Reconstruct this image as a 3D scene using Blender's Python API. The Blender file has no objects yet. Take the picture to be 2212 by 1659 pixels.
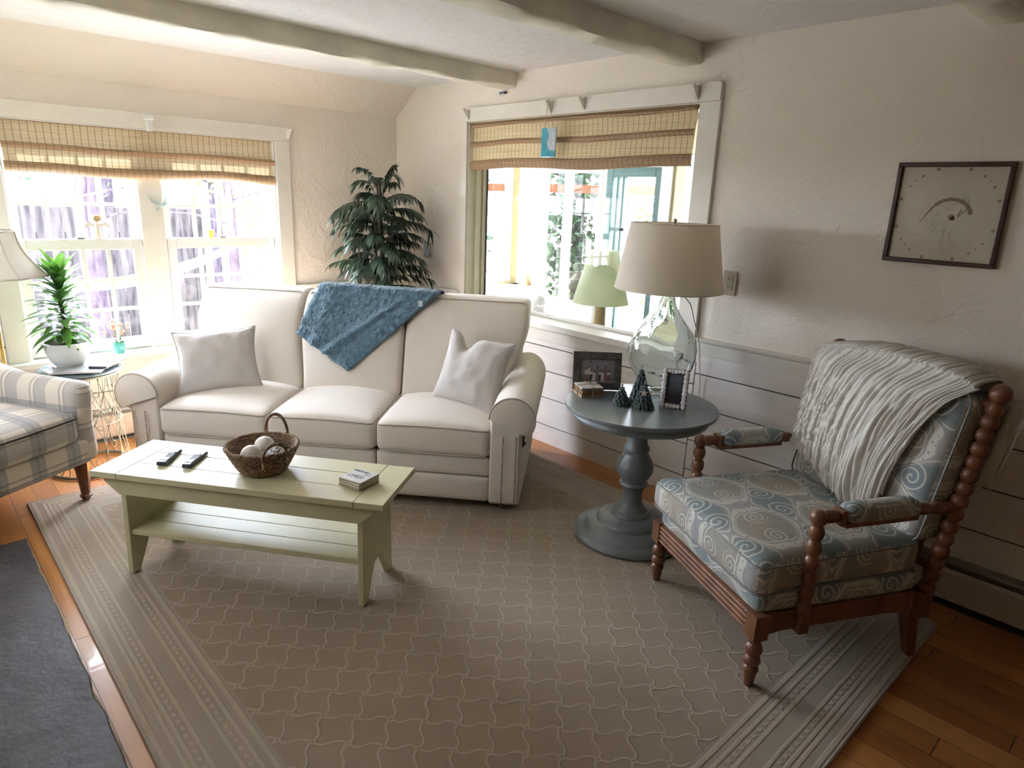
import bpy, math, random
from mathutils import Vector, Matrix, noise
R = math.radians
PI = math.pi
rnd = random.Random(7)
COL = bpy.context.scene.collection

# ------------------------------------------------------------------ helpers
def clamp(x, a=0.0, b=1.0): return max(a, min(b, x))
def lerp(a, b, t): return a + (b - a) * t
def sst(x):
    x = clamp(x); return x * x * (3 - 2 * x)
def nz(x, y, z=0.0): return noise.noise(Vector((x, y, z)))

class MB:
    """collects geometry for one mesh"""
    def __init__(self): self.v = []; self.f = []; self.T = None
    def add(self, vs, fs):
        o = len(self.v)
        if self.T is not None: vs = [tuple(self.T @ Vector(p)) for p in vs]
        self.v.extend([tuple(p) for p in vs]); self.f.extend([tuple(i + o for i in f) for f in fs]); return self
    def box(self, x0, x1, y0, y1, z0, z1):
        vs = [(x, y, z) for x in (x0, x1) for y in (y0, y1) for z in (z0, z1)]
        return self.add(vs, [(0, 1, 3, 2), (4, 6, 7, 5), (0, 4, 5, 1), (2, 3, 7, 6), (0, 2, 6, 4), (1, 5, 7, 3)])
    def lathe(self, prof, n=32, c=(0, 0, 0), cap=True):
        vs = []; fs = []
        for (r, z) in prof:
            for k in range(n):
                a = 2 * PI * k / n; vs.append((c[0] + r * math.cos(a), c[1] + r * math.sin(a), c[2] + z))
        m = len(prof)
        for i in range(m - 1):
            for k in range(n):
                k2 = (k + 1) % n
                fs.append((i * n + k, i * n + k2, (i + 1) * n + k2, (i + 1) * n + k))
        if cap:
            if prof[0][0] > 1e-6: fs.append(tuple(reversed(range(n))))
            if prof[-1][0] > 1e-6: fs.append(tuple((m - 1) * n + k for k in range(n)))
        return self.add(vs, fs)
    def tube(self, pts, r, n=8, closed=False, cap=True):
        P = [Vector(p) for p in pts]; m = len(P); rs = r if isinstance(r, (list, tuple)) else [r] * m
        vs = []; fs = []; up = None
        for i in range(m):
            if closed: t = P[(i + 1) % m] - P[(i - 1) % m]
            else: t = P[min(i + 1, m - 1)] - P[max(i - 1, 0)]
            if t.length < 1e-9: t = Vector((0, 0, 1))
            t.normalize()
            if up is None:
                up = Vector((0, 0, 1)) if abs(t.z) < .9 else Vector((1, 0, 0))
            s = t.cross(up)
            if s.length < 1e-6: s = t.cross(Vector((0.3, 1, .2)))
            s.normalize(); up = s.cross(t).normalized()
            for k in range(n):
                a = 2 * PI * k / n; vs.append(P[i] + (s * math.cos(a) + up * math.sin(a)) * rs[i])
        for i in range(m if closed else m - 1):
            j = (i + 1) % m
            for k in range(n):
                k2 = (k + 1) % n; fs.append((i * n + k, i * n + k2, j * n + k2, j * n + k))
        if cap and not closed:
            fs.append(tuple(reversed(range(n)))); fs.append(tuple((m - 1) * n + k for k in range(n)))
        return self.add(vs, fs)
    def prism(self, poly, axis, a, b):
        """poly 2D list, extruded along axis 'x'|'y'|'z' from a to b"""
        def p3(p, t):
            if axis == 'x': return (t, p[0], p[1])
            if axis == 'y': return (p[0], t, p[1])
            return (p[0], p[1], t)
        n = len(poly)
        vs = [p3(p, a) for p in poly] + [p3(p, b) for p in poly]
        fs = [tuple(reversed(range(n))), tuple(range(n, 2 * n))]
        for k in range(n): fs.append((k, (k + 1) % n, n + (k + 1) % n, n + k))
        return self.add(vs, fs)
    def grid(self, fn, nu, nv, wrapu=False):
        vs = []; fs = []
        for j in range(nv + 1):
            for i in range(nu + (0 if wrapu else 1)):
                vs.append(tuple(fn(i / nu, j / nv)))
        w = nu if wrapu else nu + 1
        for j in range(nv):
            for i in range(nu):
                i2 = (i + 1) % w
                fs.append((j * w + i, j * w + i2, (j + 1) * w + i2, (j + 1) * w + i))
        return self.add(vs, fs)
    def sphere(self, c, r, nu=20, nv=12, sq=(1, 1, 1)):
        return self.grid(lambda u, v: (c[0] + r * sq[0] * math.sin(PI * v) * math.cos(2 * PI * u),
                                       c[1] + r * sq[1] * math.sin(PI * v) * math.sin(2 * PI * u),
                                       c[2] - r * sq[2] * math.cos(PI * v)), nu, nv, True)
    def puff(self, hx, hy, hz, rad=.03, bulge=(0, 0, 0), n=(16, 16, 8), c=(0, 0, 0), neg=1.0, warp=None):
        """soft rounded block; bulge = how far each face pair swells"""
        seen = {}; vs = []; fs = []
        def vert(i, j, k):
            key = (i, j, k)
            if key in seen: return seen[key]
            def cs(t): return math.copysign(1 - (1 - abs(t)) ** 1.35, t)
            p = [cs(2 * i / n[0] - 1) * hx, cs(2 * j / n[1] - 1) * hy, cs(2 * k / n[2] - 1) * hz]
            h = (hx, hy, hz); q = []; dl = []
            for a in range(3):
                b = clamp(p[a], -(h[a] - rad), h[a] - rad); q.append(b); dl.append(p[a] - b)
            L = math.sqrt(sum(d * d for d in dl))
            if L > 1e-9: p = [q[a] + dl[a] / L * rad * min(1, L / rad * 1.0) if L > rad else q[a] + dl[a] for a in range(3)]
            u, v, w = p[0] / hx, p[1] / hy, p[2] / hz
            def g(s, t): return max(0, 1 - s * s) ** .6 * max(0, 1 - t * t) ** .6
            dx = bulge[0] * g(v, w) * u; dy = bulge[1] * g(u, w) * v; dz = bulge[2] * g(u, v) * (w if w > 0 else w * neg)
            o = (p[0] + dx + c[0], p[1] + dy + c[1], p[2] + dz + c[2])
            if warp: o = warp(o)
            seen[key] = len(vs); vs.append(o); return seen[key]
        nx, ny, nz_ = n
        for k in (0, nz_):
            for i in range(nx):
                for j in range(ny):
                    q = [vert(i, j, k), vert(i + 1, j, k), vert(i + 1, j + 1, k), vert(i, j + 1, k)]
                    fs.append(tuple(q if k else q[::-1]))
        for j in (0, ny):
            for i in range(nx):
                for k in range(nz_):
                    q = [vert(i, j, k), vert(i + 1, j, k), vert(i + 1, j, k + 1), vert(i, j, k + 1)]
                    fs.append(tuple(q[::-1] if j else q))
        for i in (0, nx):
            for j in range(ny):
                for k in range(nz_):
                    q = [vert(i, j, k), vert(i, j + 1, k), vert(i, j + 1, k + 1), vert(i, j, k + 1)]
                    fs.append(tuple(q if i else q[::-1]))
        return self.add(vs, fs)
    def leaf(self, base, d, up, L, w, droop=.3, n=5, fold=.15):
        """one blade: base point, direction, up vector"""
        d = Vector(d).normalized(); up = Vector(up); s = d.cross(up)
        if s.length < 1e-6: s = Vector((1, 0, 0))
        s.normalize(); up = s.cross(d).normalized(); b = Vector(base); vs = []; fs = []
        for i in range(n + 1):
            t = i / n; wd = w * (math.sin(PI * min(1, t * .9 + .1)) ** .8) * (1 if i < n else 0.05)
            p = b + d * (L * t * (1 - .15 * droop * t)) - Vector((0, 0, 1)) * (droop * L * t * t)
            vs += [p - s * wd * .5 + up * fold * wd, p, p + s * wd * .5 + up * fold * wd]
        for i in range(n):
            a = i * 3; fs += [(a, a + 1, a + 4, a + 3), (a + 1, a + 2, a + 5, a + 4)]
        return self.add(vs, fs)
    def build(self, name, mat, parent=None, smooth=None, bevel=0, uv=False, sub=0, loc=None, rot=None, solid=0):
        me = bpy.data.meshes.new(name); me.from_pydata(self.v, [], self.f); me.update()
        if uv: box_uv(me)
        o = bpy.data.objects.new(name, me); COL.objects.link(o)
        if mat: me.materials.append(mat)
        if smooth is not None and len(me.polygons):
            me.polygons.foreach_set('use_smooth', [True] * len(me.polygons))
            if smooth < 180: me.set_sharp_from_angle(angle=R(smooth))
        if solid:
            m = o.modifiers.new('solid', 'SOLIDIFY'); m.thickness = solid; m.offset = 0
        if bevel:
            m = o.modifiers.new('bevel', 'BEVEL'); m.width = bevel; m.segments = 2; m.limit_method = 'ANGLE'; m.angle_limit = R(40)
        if sub:
            m = o.modifiers.new('sub', 'SUBSURF'); m.levels = sub; m.render_levels = sub
        if parent: o.parent = parent
        if loc: o.location = loc
        if rot: o.rotation_euler = rot
        return o

def box_uv(me):
    uvl = me.uv_layers.new(name='UVMap')
    zs = [v.co.z for v in me.vertices]; ys = [v.co.y for v in me.vertices]; xs = [v.co.x for v in me.vertices]
    zt, y0, x1 = max(zs), min(ys), max(xs)
    for p in me.polygons:
        n = p.normal
        for li in p.loop_indices:
            c = me.vertices[me.loops[li].vertex_index].co
            if abs(n.z) >= max(abs(n.x), abs(n.y)) * .9: t = (c.x, c.y)
            elif abs(n.y) >= abs(n.x): t = (c.x, y0 - (zt - c.z))
            else: t = (x1 + (zt - c.z), c.y)
            uvl.data[li].uv = t

def tag(o, label=None, cat=None, group=None, kind=None):
    if label: o['label'] = label
    if cat: o['category'] = cat
    if group: o['group'] = group
    if kind: o['kind'] = kind
    return o
def thing(name, label, cat, loc=(0, 0, 0), rz=0, group=None):
    o = bpy.data.objects.new(name, None); COL.objects.link(o); o.empty_display_size = .1
    o.location = loc; o.rotation_euler = (0, 0, rz); return tag(o, label, cat, group)
def struct(mb, name, mat, parent=None, **k):
    o = mb.build(name, mat, parent, **k)
    if parent is None: o['kind'] = 'structure'
    return o
def copy_tree(o, parent=None):
    c = o.copy(); COL.objects.link(c)
    if parent: c.parent = parent
    for ch in list(o.children): copy_tree(ch, c)
    return c
def arc(c, r, a0, a1, n, plane='xz'):
    out = []
    for i in range(n + 1):
        a = lerp(a0, a1, i / n); p, q = r * math.cos(a), r * math.sin(a)
        out.append((c[0] + p, c[1], c[2] + q) if plane == 'xz' else (c[0], c[1] + p, c[2] + q) if plane == 'yz' else (c[0] + p, c[1] + q, c[2]))
    return out

# ------------------------------------------------------------------ materials
class NT:
    def __init__(self, name):
        self.m = bpy.data.materials.new(name); self.m.use_nodes = True
        self.t = self.m.node_tree; self.n = self.t.nodes; self.l = self.t.links
        self.p = self.n['Principled BSDF']; self.out = self.n['Material Output']
    def new(self, typ, **k):
        x = self.n.new(typ)
        for a, b in k.items(): setattr(x, a, b)
        return x
    def put(self, sock, val):
        if isinstance(val, bpy.types.NodeSocket): self.l.new(val, sock)
        elif isinstance(val, (tuple, list)) and len(val) == 3 and sock.type == 'RGBA': sock.default_value = (*val, 1)
        else: sock.default_value = val
    def math(self, op, a, b=0.0, c=None, cl=False):
        x = self.new('ShaderNodeMath', operation=op, use_clamp=cl); self.put(x.inputs[0], a); self.put(x.inputs[1], b)
        if c is not None: self.put(x.inputs[2], c)
        return x.outputs[0]
    def mix(self, f, a, b, blend='MIX'):
        x = self.new('ShaderNodeMix', data_type='RGBA', blend_type=blend)
        self.put(x.inputs[0], f); self.put(x.inputs[6], a); self.put(x.inputs[7], b); return x.outputs[2]
    def coord(self, kind='Object'): return self.new('ShaderNodeTexCoord').outputs[kind]
    def sep(self, v):
        x = self.new('ShaderNodeSeparateXYZ'); self.l.new(v, x.inputs[0]); return x.outputs
    def comb(self, x, y, z=0.0):
        n = self.new('ShaderNodeCombineXYZ'); self.put(n.inputs[0], x); self.put(n.inputs[1], y); self.put(n.inputs[2], z); return n.outputs[0]
    def scale(self, v, s):
        x = self.new('ShaderNodeMapping'); self.l.new(v, x.inputs[0]); x.inputs['Scale'].default_value = s; return x.outputs[0]
    def noise(self, v, sc, det=4, rough=.55, dist=0.0):
        x = self.new('ShaderNodeTexNoise'); self.l.new(v, x.inputs['Vector']); x.inputs['Scale'].default_value = sc
        x.inputs['Detail'].default_value = det; x.inputs['Roughness'].default_value = rough; x.inputs['Distortion'].default_value = dist
        return x.outputs['Fac']
    def voro(self, v, sc, feat='F1', out='Distance'):
        x = self.new('ShaderNodeTexVoronoi', feature=feat); self.l.new(v, x.inputs['Vector']); x.inputs['Scale'].default_value = sc
        return x.outputs[out]
    def step(self, x, a, b):
        n = self.new('ShaderNodeMapRange', interpolation_type='SMOOTHSTEP'); self.put(n.inputs[0], x)
        n.inputs[1].default_value = a; n.inputs[2].default_value = b; return n.outputs[0]
    def ramp(self, f, stops):
        x = self.new('ShaderNodeValToRGB'); self.put(x.inputs[0], f); e = x.color_ramp.elements
        while len(e) < len(stops): e.new(.5)
        for el, (p, c) in zip(e, stops): el.position = p; el.color = (*c, 1)
        return x.outputs[0]
    def bump(self, h, st=.3, dist=.01):
        b = self.new('ShaderNodeBump'); self.put(b.inputs['Height'], h); b.inputs['Strength'].default_value = st; b.inputs['Distance'].default_value = dist
        self.l.new(b.outputs[0], self.p.inputs['Normal']); return b
    def set(self, **k):
        names = {'col': 'Base Color', 'rough': 'Roughness', 'metal': 'Metallic', 'spec': 'Specular IOR Level', 'sheen': 'Sheen Weight', 'coat': 'Coat Weight', 'trans': 'Transmission Weight', 'ior': 'IOR', 'sub': 'Subsurface Weight', 'alpha': 'Alpha'}
        for a, b in k.items(): self.put(self.p.inputs[names[a]], b)
        return self

def M(name, col, rough=.6, var=.06, sc=9, bump=0, bsc=150, metal=0, spec=.4, sheen=0, coat=0, stretch=(1, 1, 1), bdist=.004):
    t = NT(name); v = t.coord(); v2 = t.scale(v, stretch)
    f = t.noise(v2, sc, 5)
    dark = tuple(c * (1 - 2 * var) for c in col); lite = tuple(min(1, c * (1 + 2 * var)) for c in col)
    t.set(col=t.ramp(f, [(.3, dark), (.7, lite)]), rough=rough, metal=metal, spec=spec, sheen=sheen, coat=coat)
    if bump: t.bump(t.noise(v2, bsc, 3), bump, bdist)
    return t.m

def fabric(name, col, var=.04, weave=500, st=.25, sheen=.2):
    t = NT(name); v = t.coord(); f = t.noise(v, 7, 4); f2 = t.noise(v, 140, 2)
    c = t.mix(f, tuple(x * (1 - var) for x in col), tuple(min(1, x * (1 + var)) for x in col))
    c = t.mix(t.math('MULTIPLY', f2, .25), c, tuple(x * .82 for x in col))
    t.set(col=c, rough=.9, spec=.15, sheen=sheen); t.bump(t.noise(v, weave, 2), st, .002); return t.m

def plaster(name, col, st=.5, var=.03):
    t = NT(name); v = t.coord('Object')
    a = t.noise(v, 7, 6, .6, 1.2); b = t.noise(v, 30, 4, .6, .8); c = t.noise(v, 2.0, 2)
    h = t.math('ADD', t.math('MULTIPLY', t.step(a, .42, .62), .6), t.math('MULTIPLY', b, .7))
    t.set(col=t.mix(c, tuple(x * (1 - var) for x in col), tuple(x * (1 + var) for x in col)), rough=.75, spec=.25)
    t.bump(h, st, .006); return t.m

def glass_pane(name, tint=(1, 1, 1), k=2.0, rough=0.0):
    t = NT(name); n = t.new
    tr = n('ShaderNodeBsdfTransparent'); t.put(tr.inputs[0], tint); gl = n('ShaderNodeBsdfGlossy'); gl.inputs['Roughness'].default_value = rough
    fr = n('ShaderNodeLayerWeight'); fr.inputs[0].default_value = .5; mx = n('ShaderNodeMixShader')
    sch = t.math('ADD', .04, t.math('MULTIPLY', t.math('POWER', fr.outputs['Facing'], 5.0), .96))   # same from both sides of the pane
    t.put(mx.inputs[0], t.math('MULTIPLY', sch, k, cl=True)); t.l.new(tr.outputs[0], mx.inputs[1]); t.l.new(gl.outputs[0], mx.inputs[2])
    t.l.new(mx.outputs[0], t.out.inputs[0]); return t.m

def translucent(name, col, tcol, f=.4, rough=.6, bump=None, var=.1, spec=.3):
    t = NT(name); v = t.coord(); c = t.mix(t.noise(v, 20, 3), tuple(x * (1 - var) for x in col), tuple(min(1, x * (1 + var)) for x in col))
    t.set(col=c, rough=rough, spec=spec)
    tl = t.new('ShaderNodeBsdfTranslucent'); t.put(tl.inputs[0], tcol); mx = t.new('ShaderNodeMixShader'); mx.inputs[0].default_value = f
    t.l.new(t.p.outputs[0], mx.inputs[1]); t.l.new(tl.outputs[0], mx.inputs[2]); t.l.new(mx.outputs[0], t.out.inputs[0])
    if bump: t.bump(t.noise(v, bump[0], 3), bump[1], .003)
    return t.m

def m_floor():
    t = NT('oak_floor'); s = t.sep(t.coord()); x, y = s[0], s[1]
    w = .095; px = t.math('DIVIDE', x, w); pid = t.math('FLOOR', px); fx = t.math('FRACT', px)
    wn = t.new('ShaderNodeTexWhiteNoise', noise_dimensions='1D'); t.l.new(pid, wn.inputs['W']); r1 = wn.outputs['Value']
    py = t.math('DIVIDE', t.math('ADD', y, t.math('MULTIPLY', r1, 7.3)), 1.15); qid = t.math('FLOOR', py); fy = t.math('FRACT', py)
    wn2 = t.new('ShaderNodeTexWhiteNoise', noise_dimensions='2D'); t.l.new(t.comb(pid, qid), wn2.inputs['Vector']); r2 = wn2.outputs['Value']
    gv = t.comb(t.math('MULTIPLY', x, 60), t.math('ADD', t.math('MULTIPLY', y, 3), t.math('MULTIPLY', r2, 30)), t.math('MULTIPLY', r2, 9))
    g = t.noise(gv, 1.0, 5, .6, .6)
    c = t.ramp(t.math('ADD', t.math('MULTIPLY', r2, .55), t.math('MULTIPLY', g, .45)), [(.1, (.24, .085, .022)), (.5, (.38, .155, .042)), (.9, (.50, .235, .07))])
    gap = t.math('MAXIMUM', t.step(t.math('ABSOLUTE', t.math('SUBTRACT', fx, .5)), .482, .496), t.step(t.math('ABSOLUTE', t.math('SUBTRACT', fy, .5)), .4975, .4995))
    c = t.mix(gap, c, (.05, .02, .008)); t.set(col=c, rough=t.math('ADD', .24, t.math('MULTIPLY', g, .18)), spec=.5, coat=.15)
    t.bump(t.math('SUBTRACT', t.math('MULTIPLY', g, .15), gap), .25, .003); return t.m

def m_rug(x0, x1, y0, y1):
    t = NT('trellis_rug'); v = t.coord(); s = t.sep(v); x, y = s[0], s[1]
    k = PI / (.1 * math.sqrt(2)); u = t.math('MULTIPLY', t.math('ADD', x, y), k); w = t.math('MULTIPLY', t.math('SUBTRACT', x, y), k)
    A = .27
    s1 = t.math('ABSOLUTE', t.math('SINE', t.math('ADD', u, t.math('MULTIPLY', t.math('SINE', t.math('MULTIPLY', w, 2)), A))))
    s2 = t.math('ABSOLUTE', t.math('SINE', t.math('ADD', w, t.math('MULTIPLY', t.math('SINE', t.math('MULTIPLY', u, 2)), -A))))
    line = t.math('SUBTRACT', 1, t.step(t.math('MINIMUM', s1, s2), .07, .19))
    node = t.math('SUBTRACT', 1, t.step(t.math('MAXIMUM', s1, s2), .25, .38)); inn = t.math('SUBTRACT', 1, t.step(t.math('MAXIMUM', s1, s2), .10, .16))
    pat = t.math('SUBTRACT', t.math('MAXIMUM', line, node), inn, cl=True)
    dx = t.math('MINIMUM', t.math('SUBTRACT', x, x0), t.math('SUBTRACT', x1, x)); dy = t.math('MINIMUM', t.math('SUBTRACT', y, y0), t.math('SUBTRACT', y1, y))
    d = t.math('MINIMUM', dx, dy)
    field = t.step(d, .252, .256); pat = t.math('MULTIPLY', pat, field)
    al = t.new('ShaderNodeMix', data_type='FLOAT'); t.put(al.inputs[0], t.math('GREATER_THAN', dx, dy)); t.put(al.inputs[2], y); t.put(al.inputs[3], x); along = al.outputs[0]
    chk = t.step(t.math('SINE', t.math('MULTIPLY', along, 2 * PI / .035)), -.2, .2)
    st = None
    for (a, h, ck) in [(.052, .006, 0), (.070, .006, 0), (.088, .006, 1), (.106, .006, 0), (.165, .006, 0), (.185, .006, 1), (.205, .006, 0), (.235, .008, 0), (.015, .008, 0)]:
        b = t.math('SUBTRACT', 1, t.step(t.math('ABSOLUTE', t.math('SUBTRACT', d, a)), h * .6, h * 1.3))
        if ck: b = t.math('MULTIPLY', b, chk)
        st = b if st is None else t.math('MAXIMUM', st, b)
    pat = t.math('MAXIMUM', pat, st)
    f = t.noise(v, 3, 4); f2 = t.noise(v, 260, 2)
    base = t.mix(f, (.29, .225, .16), (.345, .275, .20)); base = t.mix(t.math('MULTIPLY', f2, .35), base, (.21, .17, .13))
    base = t.mix(t.math('MULTIPLY', t.math('SUBTRACT', 1, field), .35), base, (.39, .35, .30))
    c = t.mix(t.math('MULTIPLY', pat, .62), base, (.45, .38, .29)); t.set(col=c, rough=.95, spec=.1, sheen=.15)
    t.bump(t.math('ADD', pat, t.math('MULTIPLY', f2, .6)), .5, .004); return t.m

def m_paisley():
    t = NT('paisley_fabric'); uv = t.coord('UV')
    ns = t.new('ShaderNodeTexNoise'); t.l.new(uv, ns.inputs['Vector']); ns.inputs['Scale'].default_value = 6; ns.inputs['Detail'].default_value = 2
    s = t.sep(uv); sn = t.sep(ns.outputs['Color'])
    u = t.math('ADD', s[0], t.math('MULTIPLY', t.math('SUBTRACT', sn[0], .5), .02)); v = t.math('ADD', s[1], t.math('MULTIPLY', t.math('SUBTRACT', sn[1], .5), .02))
    U = t.math('DIVIDE', u, .30); V = t.math('DIVIDE', v, .26)
    um = t.math('ABSOLUTE', t.math('SUBTRACT', t.math('FRACT', t.math('ADD', U, .5)), .5))          # mirrored 0..0.5
    cu = t.math('COSINE', t.math('MULTIPLY', U, 2 * PI)); cv = t.math('COSINE', t.math('MULTIPLY', V, 2 * PI))
    c2 = t.math('MULTIPLY', t.math('COSINE', t.math('MULTIPLY', V, 4 * PI)), .35)
    g = t.math('ADD', t.math('ADD', cu, cv), c2)
    ag = t.math('ABSOLUTE', g)
    blue, tan, grey, cream = (.20, .245, .255), (.335, .30, .245), (.345, .335, .32), (.60, .575, .50)
    col = t.mix(t.step(g, -.9, -.2), tan, grey); col = t.mix(t.step(g, .35, 1.1), col, blue)
    col = t.mix(t.step(t.noise(uv, 5, 2), .45, .62), col, t.mix(.5, col, blue))
    # teardrop spirals, mirrored left and right of the repeat's axis
    def spiral(cx, cy, R0, sg, ph):
        a = t.math('MULTIPLY', t.math('SUBTRACT', um, cx), .30); fv = t.math('SUBTRACT', t.math('FRACT', t.math('ADD', V, .5 - cy)), .5); b = t.math('MULTIPLY', fv, .26)
        rr = t.math('SQRT', t.math('ADD', t.math('MULTIPLY', a, a), t.math('MULTIPLY', b, b)))
        th = t.math('DIVIDE', t.math('ARCTAN2', b, a), 2 * PI)
        f = t.math('FRACT', t.math('ADD', t.math('ADD', t.math('MULTIPLY', th, sg), ph), t.math('DIVIDE', rr, R0 * .42)))
        ln = t.math('SUBTRACT', 1, t.step(t.math('ABSOLUTE', t.math('SUBTRACT', f, .5)), .10, .17))
        inside = t.math('SUBTRACT', 1, t.step(rr, R0 * .92, R0)); return t.math('MULTIPLY', ln, inside), t.math('MULTIPLY', inside, t.step(rr, R0 * .2, R0 * .8))
    l1, i1 = spiral(.22, .0, .055, 1, 0); l2, i2 = spiral(.30, .5, .042, -1, .3)
    col = t.mix(t.math('MULTIPLY', i1, .6), col, blue); col = t.mix(t.math('MULTIPLY', i2, .5), col, tan)
    band = t.math('SUBTRACT', 1, t.step(ag, .16, .24)); thin = t.math('SUBTRACT', 1, t.step(t.math('ABSOLUTE', t.math('SUBTRACT', ag, .42)), .035, .07))
    col = t.mix(t.math('MULTIPLY', band, .8), col, cream); col = t.mix(t.math('MULTIPLY', thin, .8), col, cream)
    col = t.mix(t.math('MULTIPLY', t.math('MAXIMUM', l1, l2), .8), col, cream)
    dots = t.math('SUBTRACT', 1, t.step(t.voro(uv, 62), .20, .30)); flower = t.math('MULTIPLY', dots, band)
    col = t.mix(t.math('MULTIPLY', flower, .75), col, (.16, .20, .24))
    sp = t.math('SUBTRACT', 1, t.step(t.voro(uv, 190), .18, .32)); sp = t.math('MULTIPLY', sp, t.step(t.noise(uv, 9, 2), .5, .6))
    col = t.mix(t.math('MULTIPLY', sp, .5), col, cream)
    t.set(col=col, rough=.85, spec=.2, sheen=.1); t.bump(t.noise(uv, 500, 2), .2, .002); return t.m

def m_plaid():
    t = NT('plaid_fabric'); uv = t.coord('UV'); s = t.sep(uv)
    def bands(x, per, w, off):
        f = t.math('ABSOLUTE', t.math('SUBTRACT', t.math('FRACT', t.math('DIVIDE', t.math('ADD', x, off), per)), .5))
        return t.math('SUBTRACT', 1, t.step(f, w - .01, w + .01))
    a = bands(s[0], .175, .2, .03); b = bands(s[1], .175, .2, .08)
    l1 = t.math('MAXIMUM', bands(s[1], .175, .025, .02), bands(s[1], .175, .018, .045)); l2 = bands(s[0], .175, .03, .03)
    cream, grey, dk = (.80, .72, .60), (.34, .34, .345), (.17, .165, .175)
    c = t.mix(t.math('MULTIPLY', a, .72), cream, grey); c = t.mix(t.math('MULTIPLY', b, .55), c, grey)
    c = t.mix(t.math('MULTIPLY', l1, .55), c, dk); c = t.mix(t.math('MULTIPLY', l2, .35), c, dk)
    f2 = t.noise(uv, 300, 2); c = t.mix(t.math('MULTIPLY', f2, .25), c, (.3, .29, .27))
    t.set(col=c, rough=.95, spec=.1, sheen=.2); t.bump(f2, .3, .002); return t.m

def m_bamboo(name, axis, dark=False, glow=.3):
    t = NT(name); v = t.coord(); s = t.sep(v); h = s[0] if axis == 'x' else s[1]; z = s[2]
    nv = t.comb(t.math('MULTIPLY', h, 3.0), t.math('MULTIPLY', z, 300)); nn = t.noise(nv, 1.0, 3, .6)
    nv2 = t.comb(t.math('MULTIPLY', h, 1.2), t.math('MULTIPLY', z, 90), 7.0); n2 = t.noise(nv2, 1.0, 2, .5)
    slat = t.math('SINE', t.math('MULTIPLY', z, 2 * PI / .0075))
    thr = t.math('ABSOLUTE', t.math('SUBTRACT', t.math('FRACT', t.math('DIVIDE', h, .034)), .5)); thr = t.math('SUBTRACT', 1, t.step(thr, .03, .06))
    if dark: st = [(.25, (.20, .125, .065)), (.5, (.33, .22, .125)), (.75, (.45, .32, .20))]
    else: st = [(.22, (.33, .22, .12)), (.48, (.62, .50, .32)), (.75, (.74, .65, .46))]
    c = t.ramp(t.math('ADD', t.math('MULTIPLY', nn, .6), t.math('MULTIPLY', n2, .4)), st)
    c = t.mix(t.math('MULTIPLY', t.step(slat, .55, .95), .55), c, (.10, .055, .025)); c = t.mix(t.math('MULTIPLY', thr, .75), c, (.10, .06, .03))
    t.set(col=c, rough=.6, spec=.25); t.bump(t.math('SUBTRACT', t.math('MULTIPLY', nn, .4), slat), .5, .002)
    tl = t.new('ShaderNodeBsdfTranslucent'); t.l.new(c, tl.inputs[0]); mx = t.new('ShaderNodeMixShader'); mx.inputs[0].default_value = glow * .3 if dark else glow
    t.l.new(t.p.outputs[0], mx.inputs[1]); t.l.new(tl.outputs[0], mx.inputs[2]); t.l.new(mx.outputs[0], t.out.inputs[0]); return t.m

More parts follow.
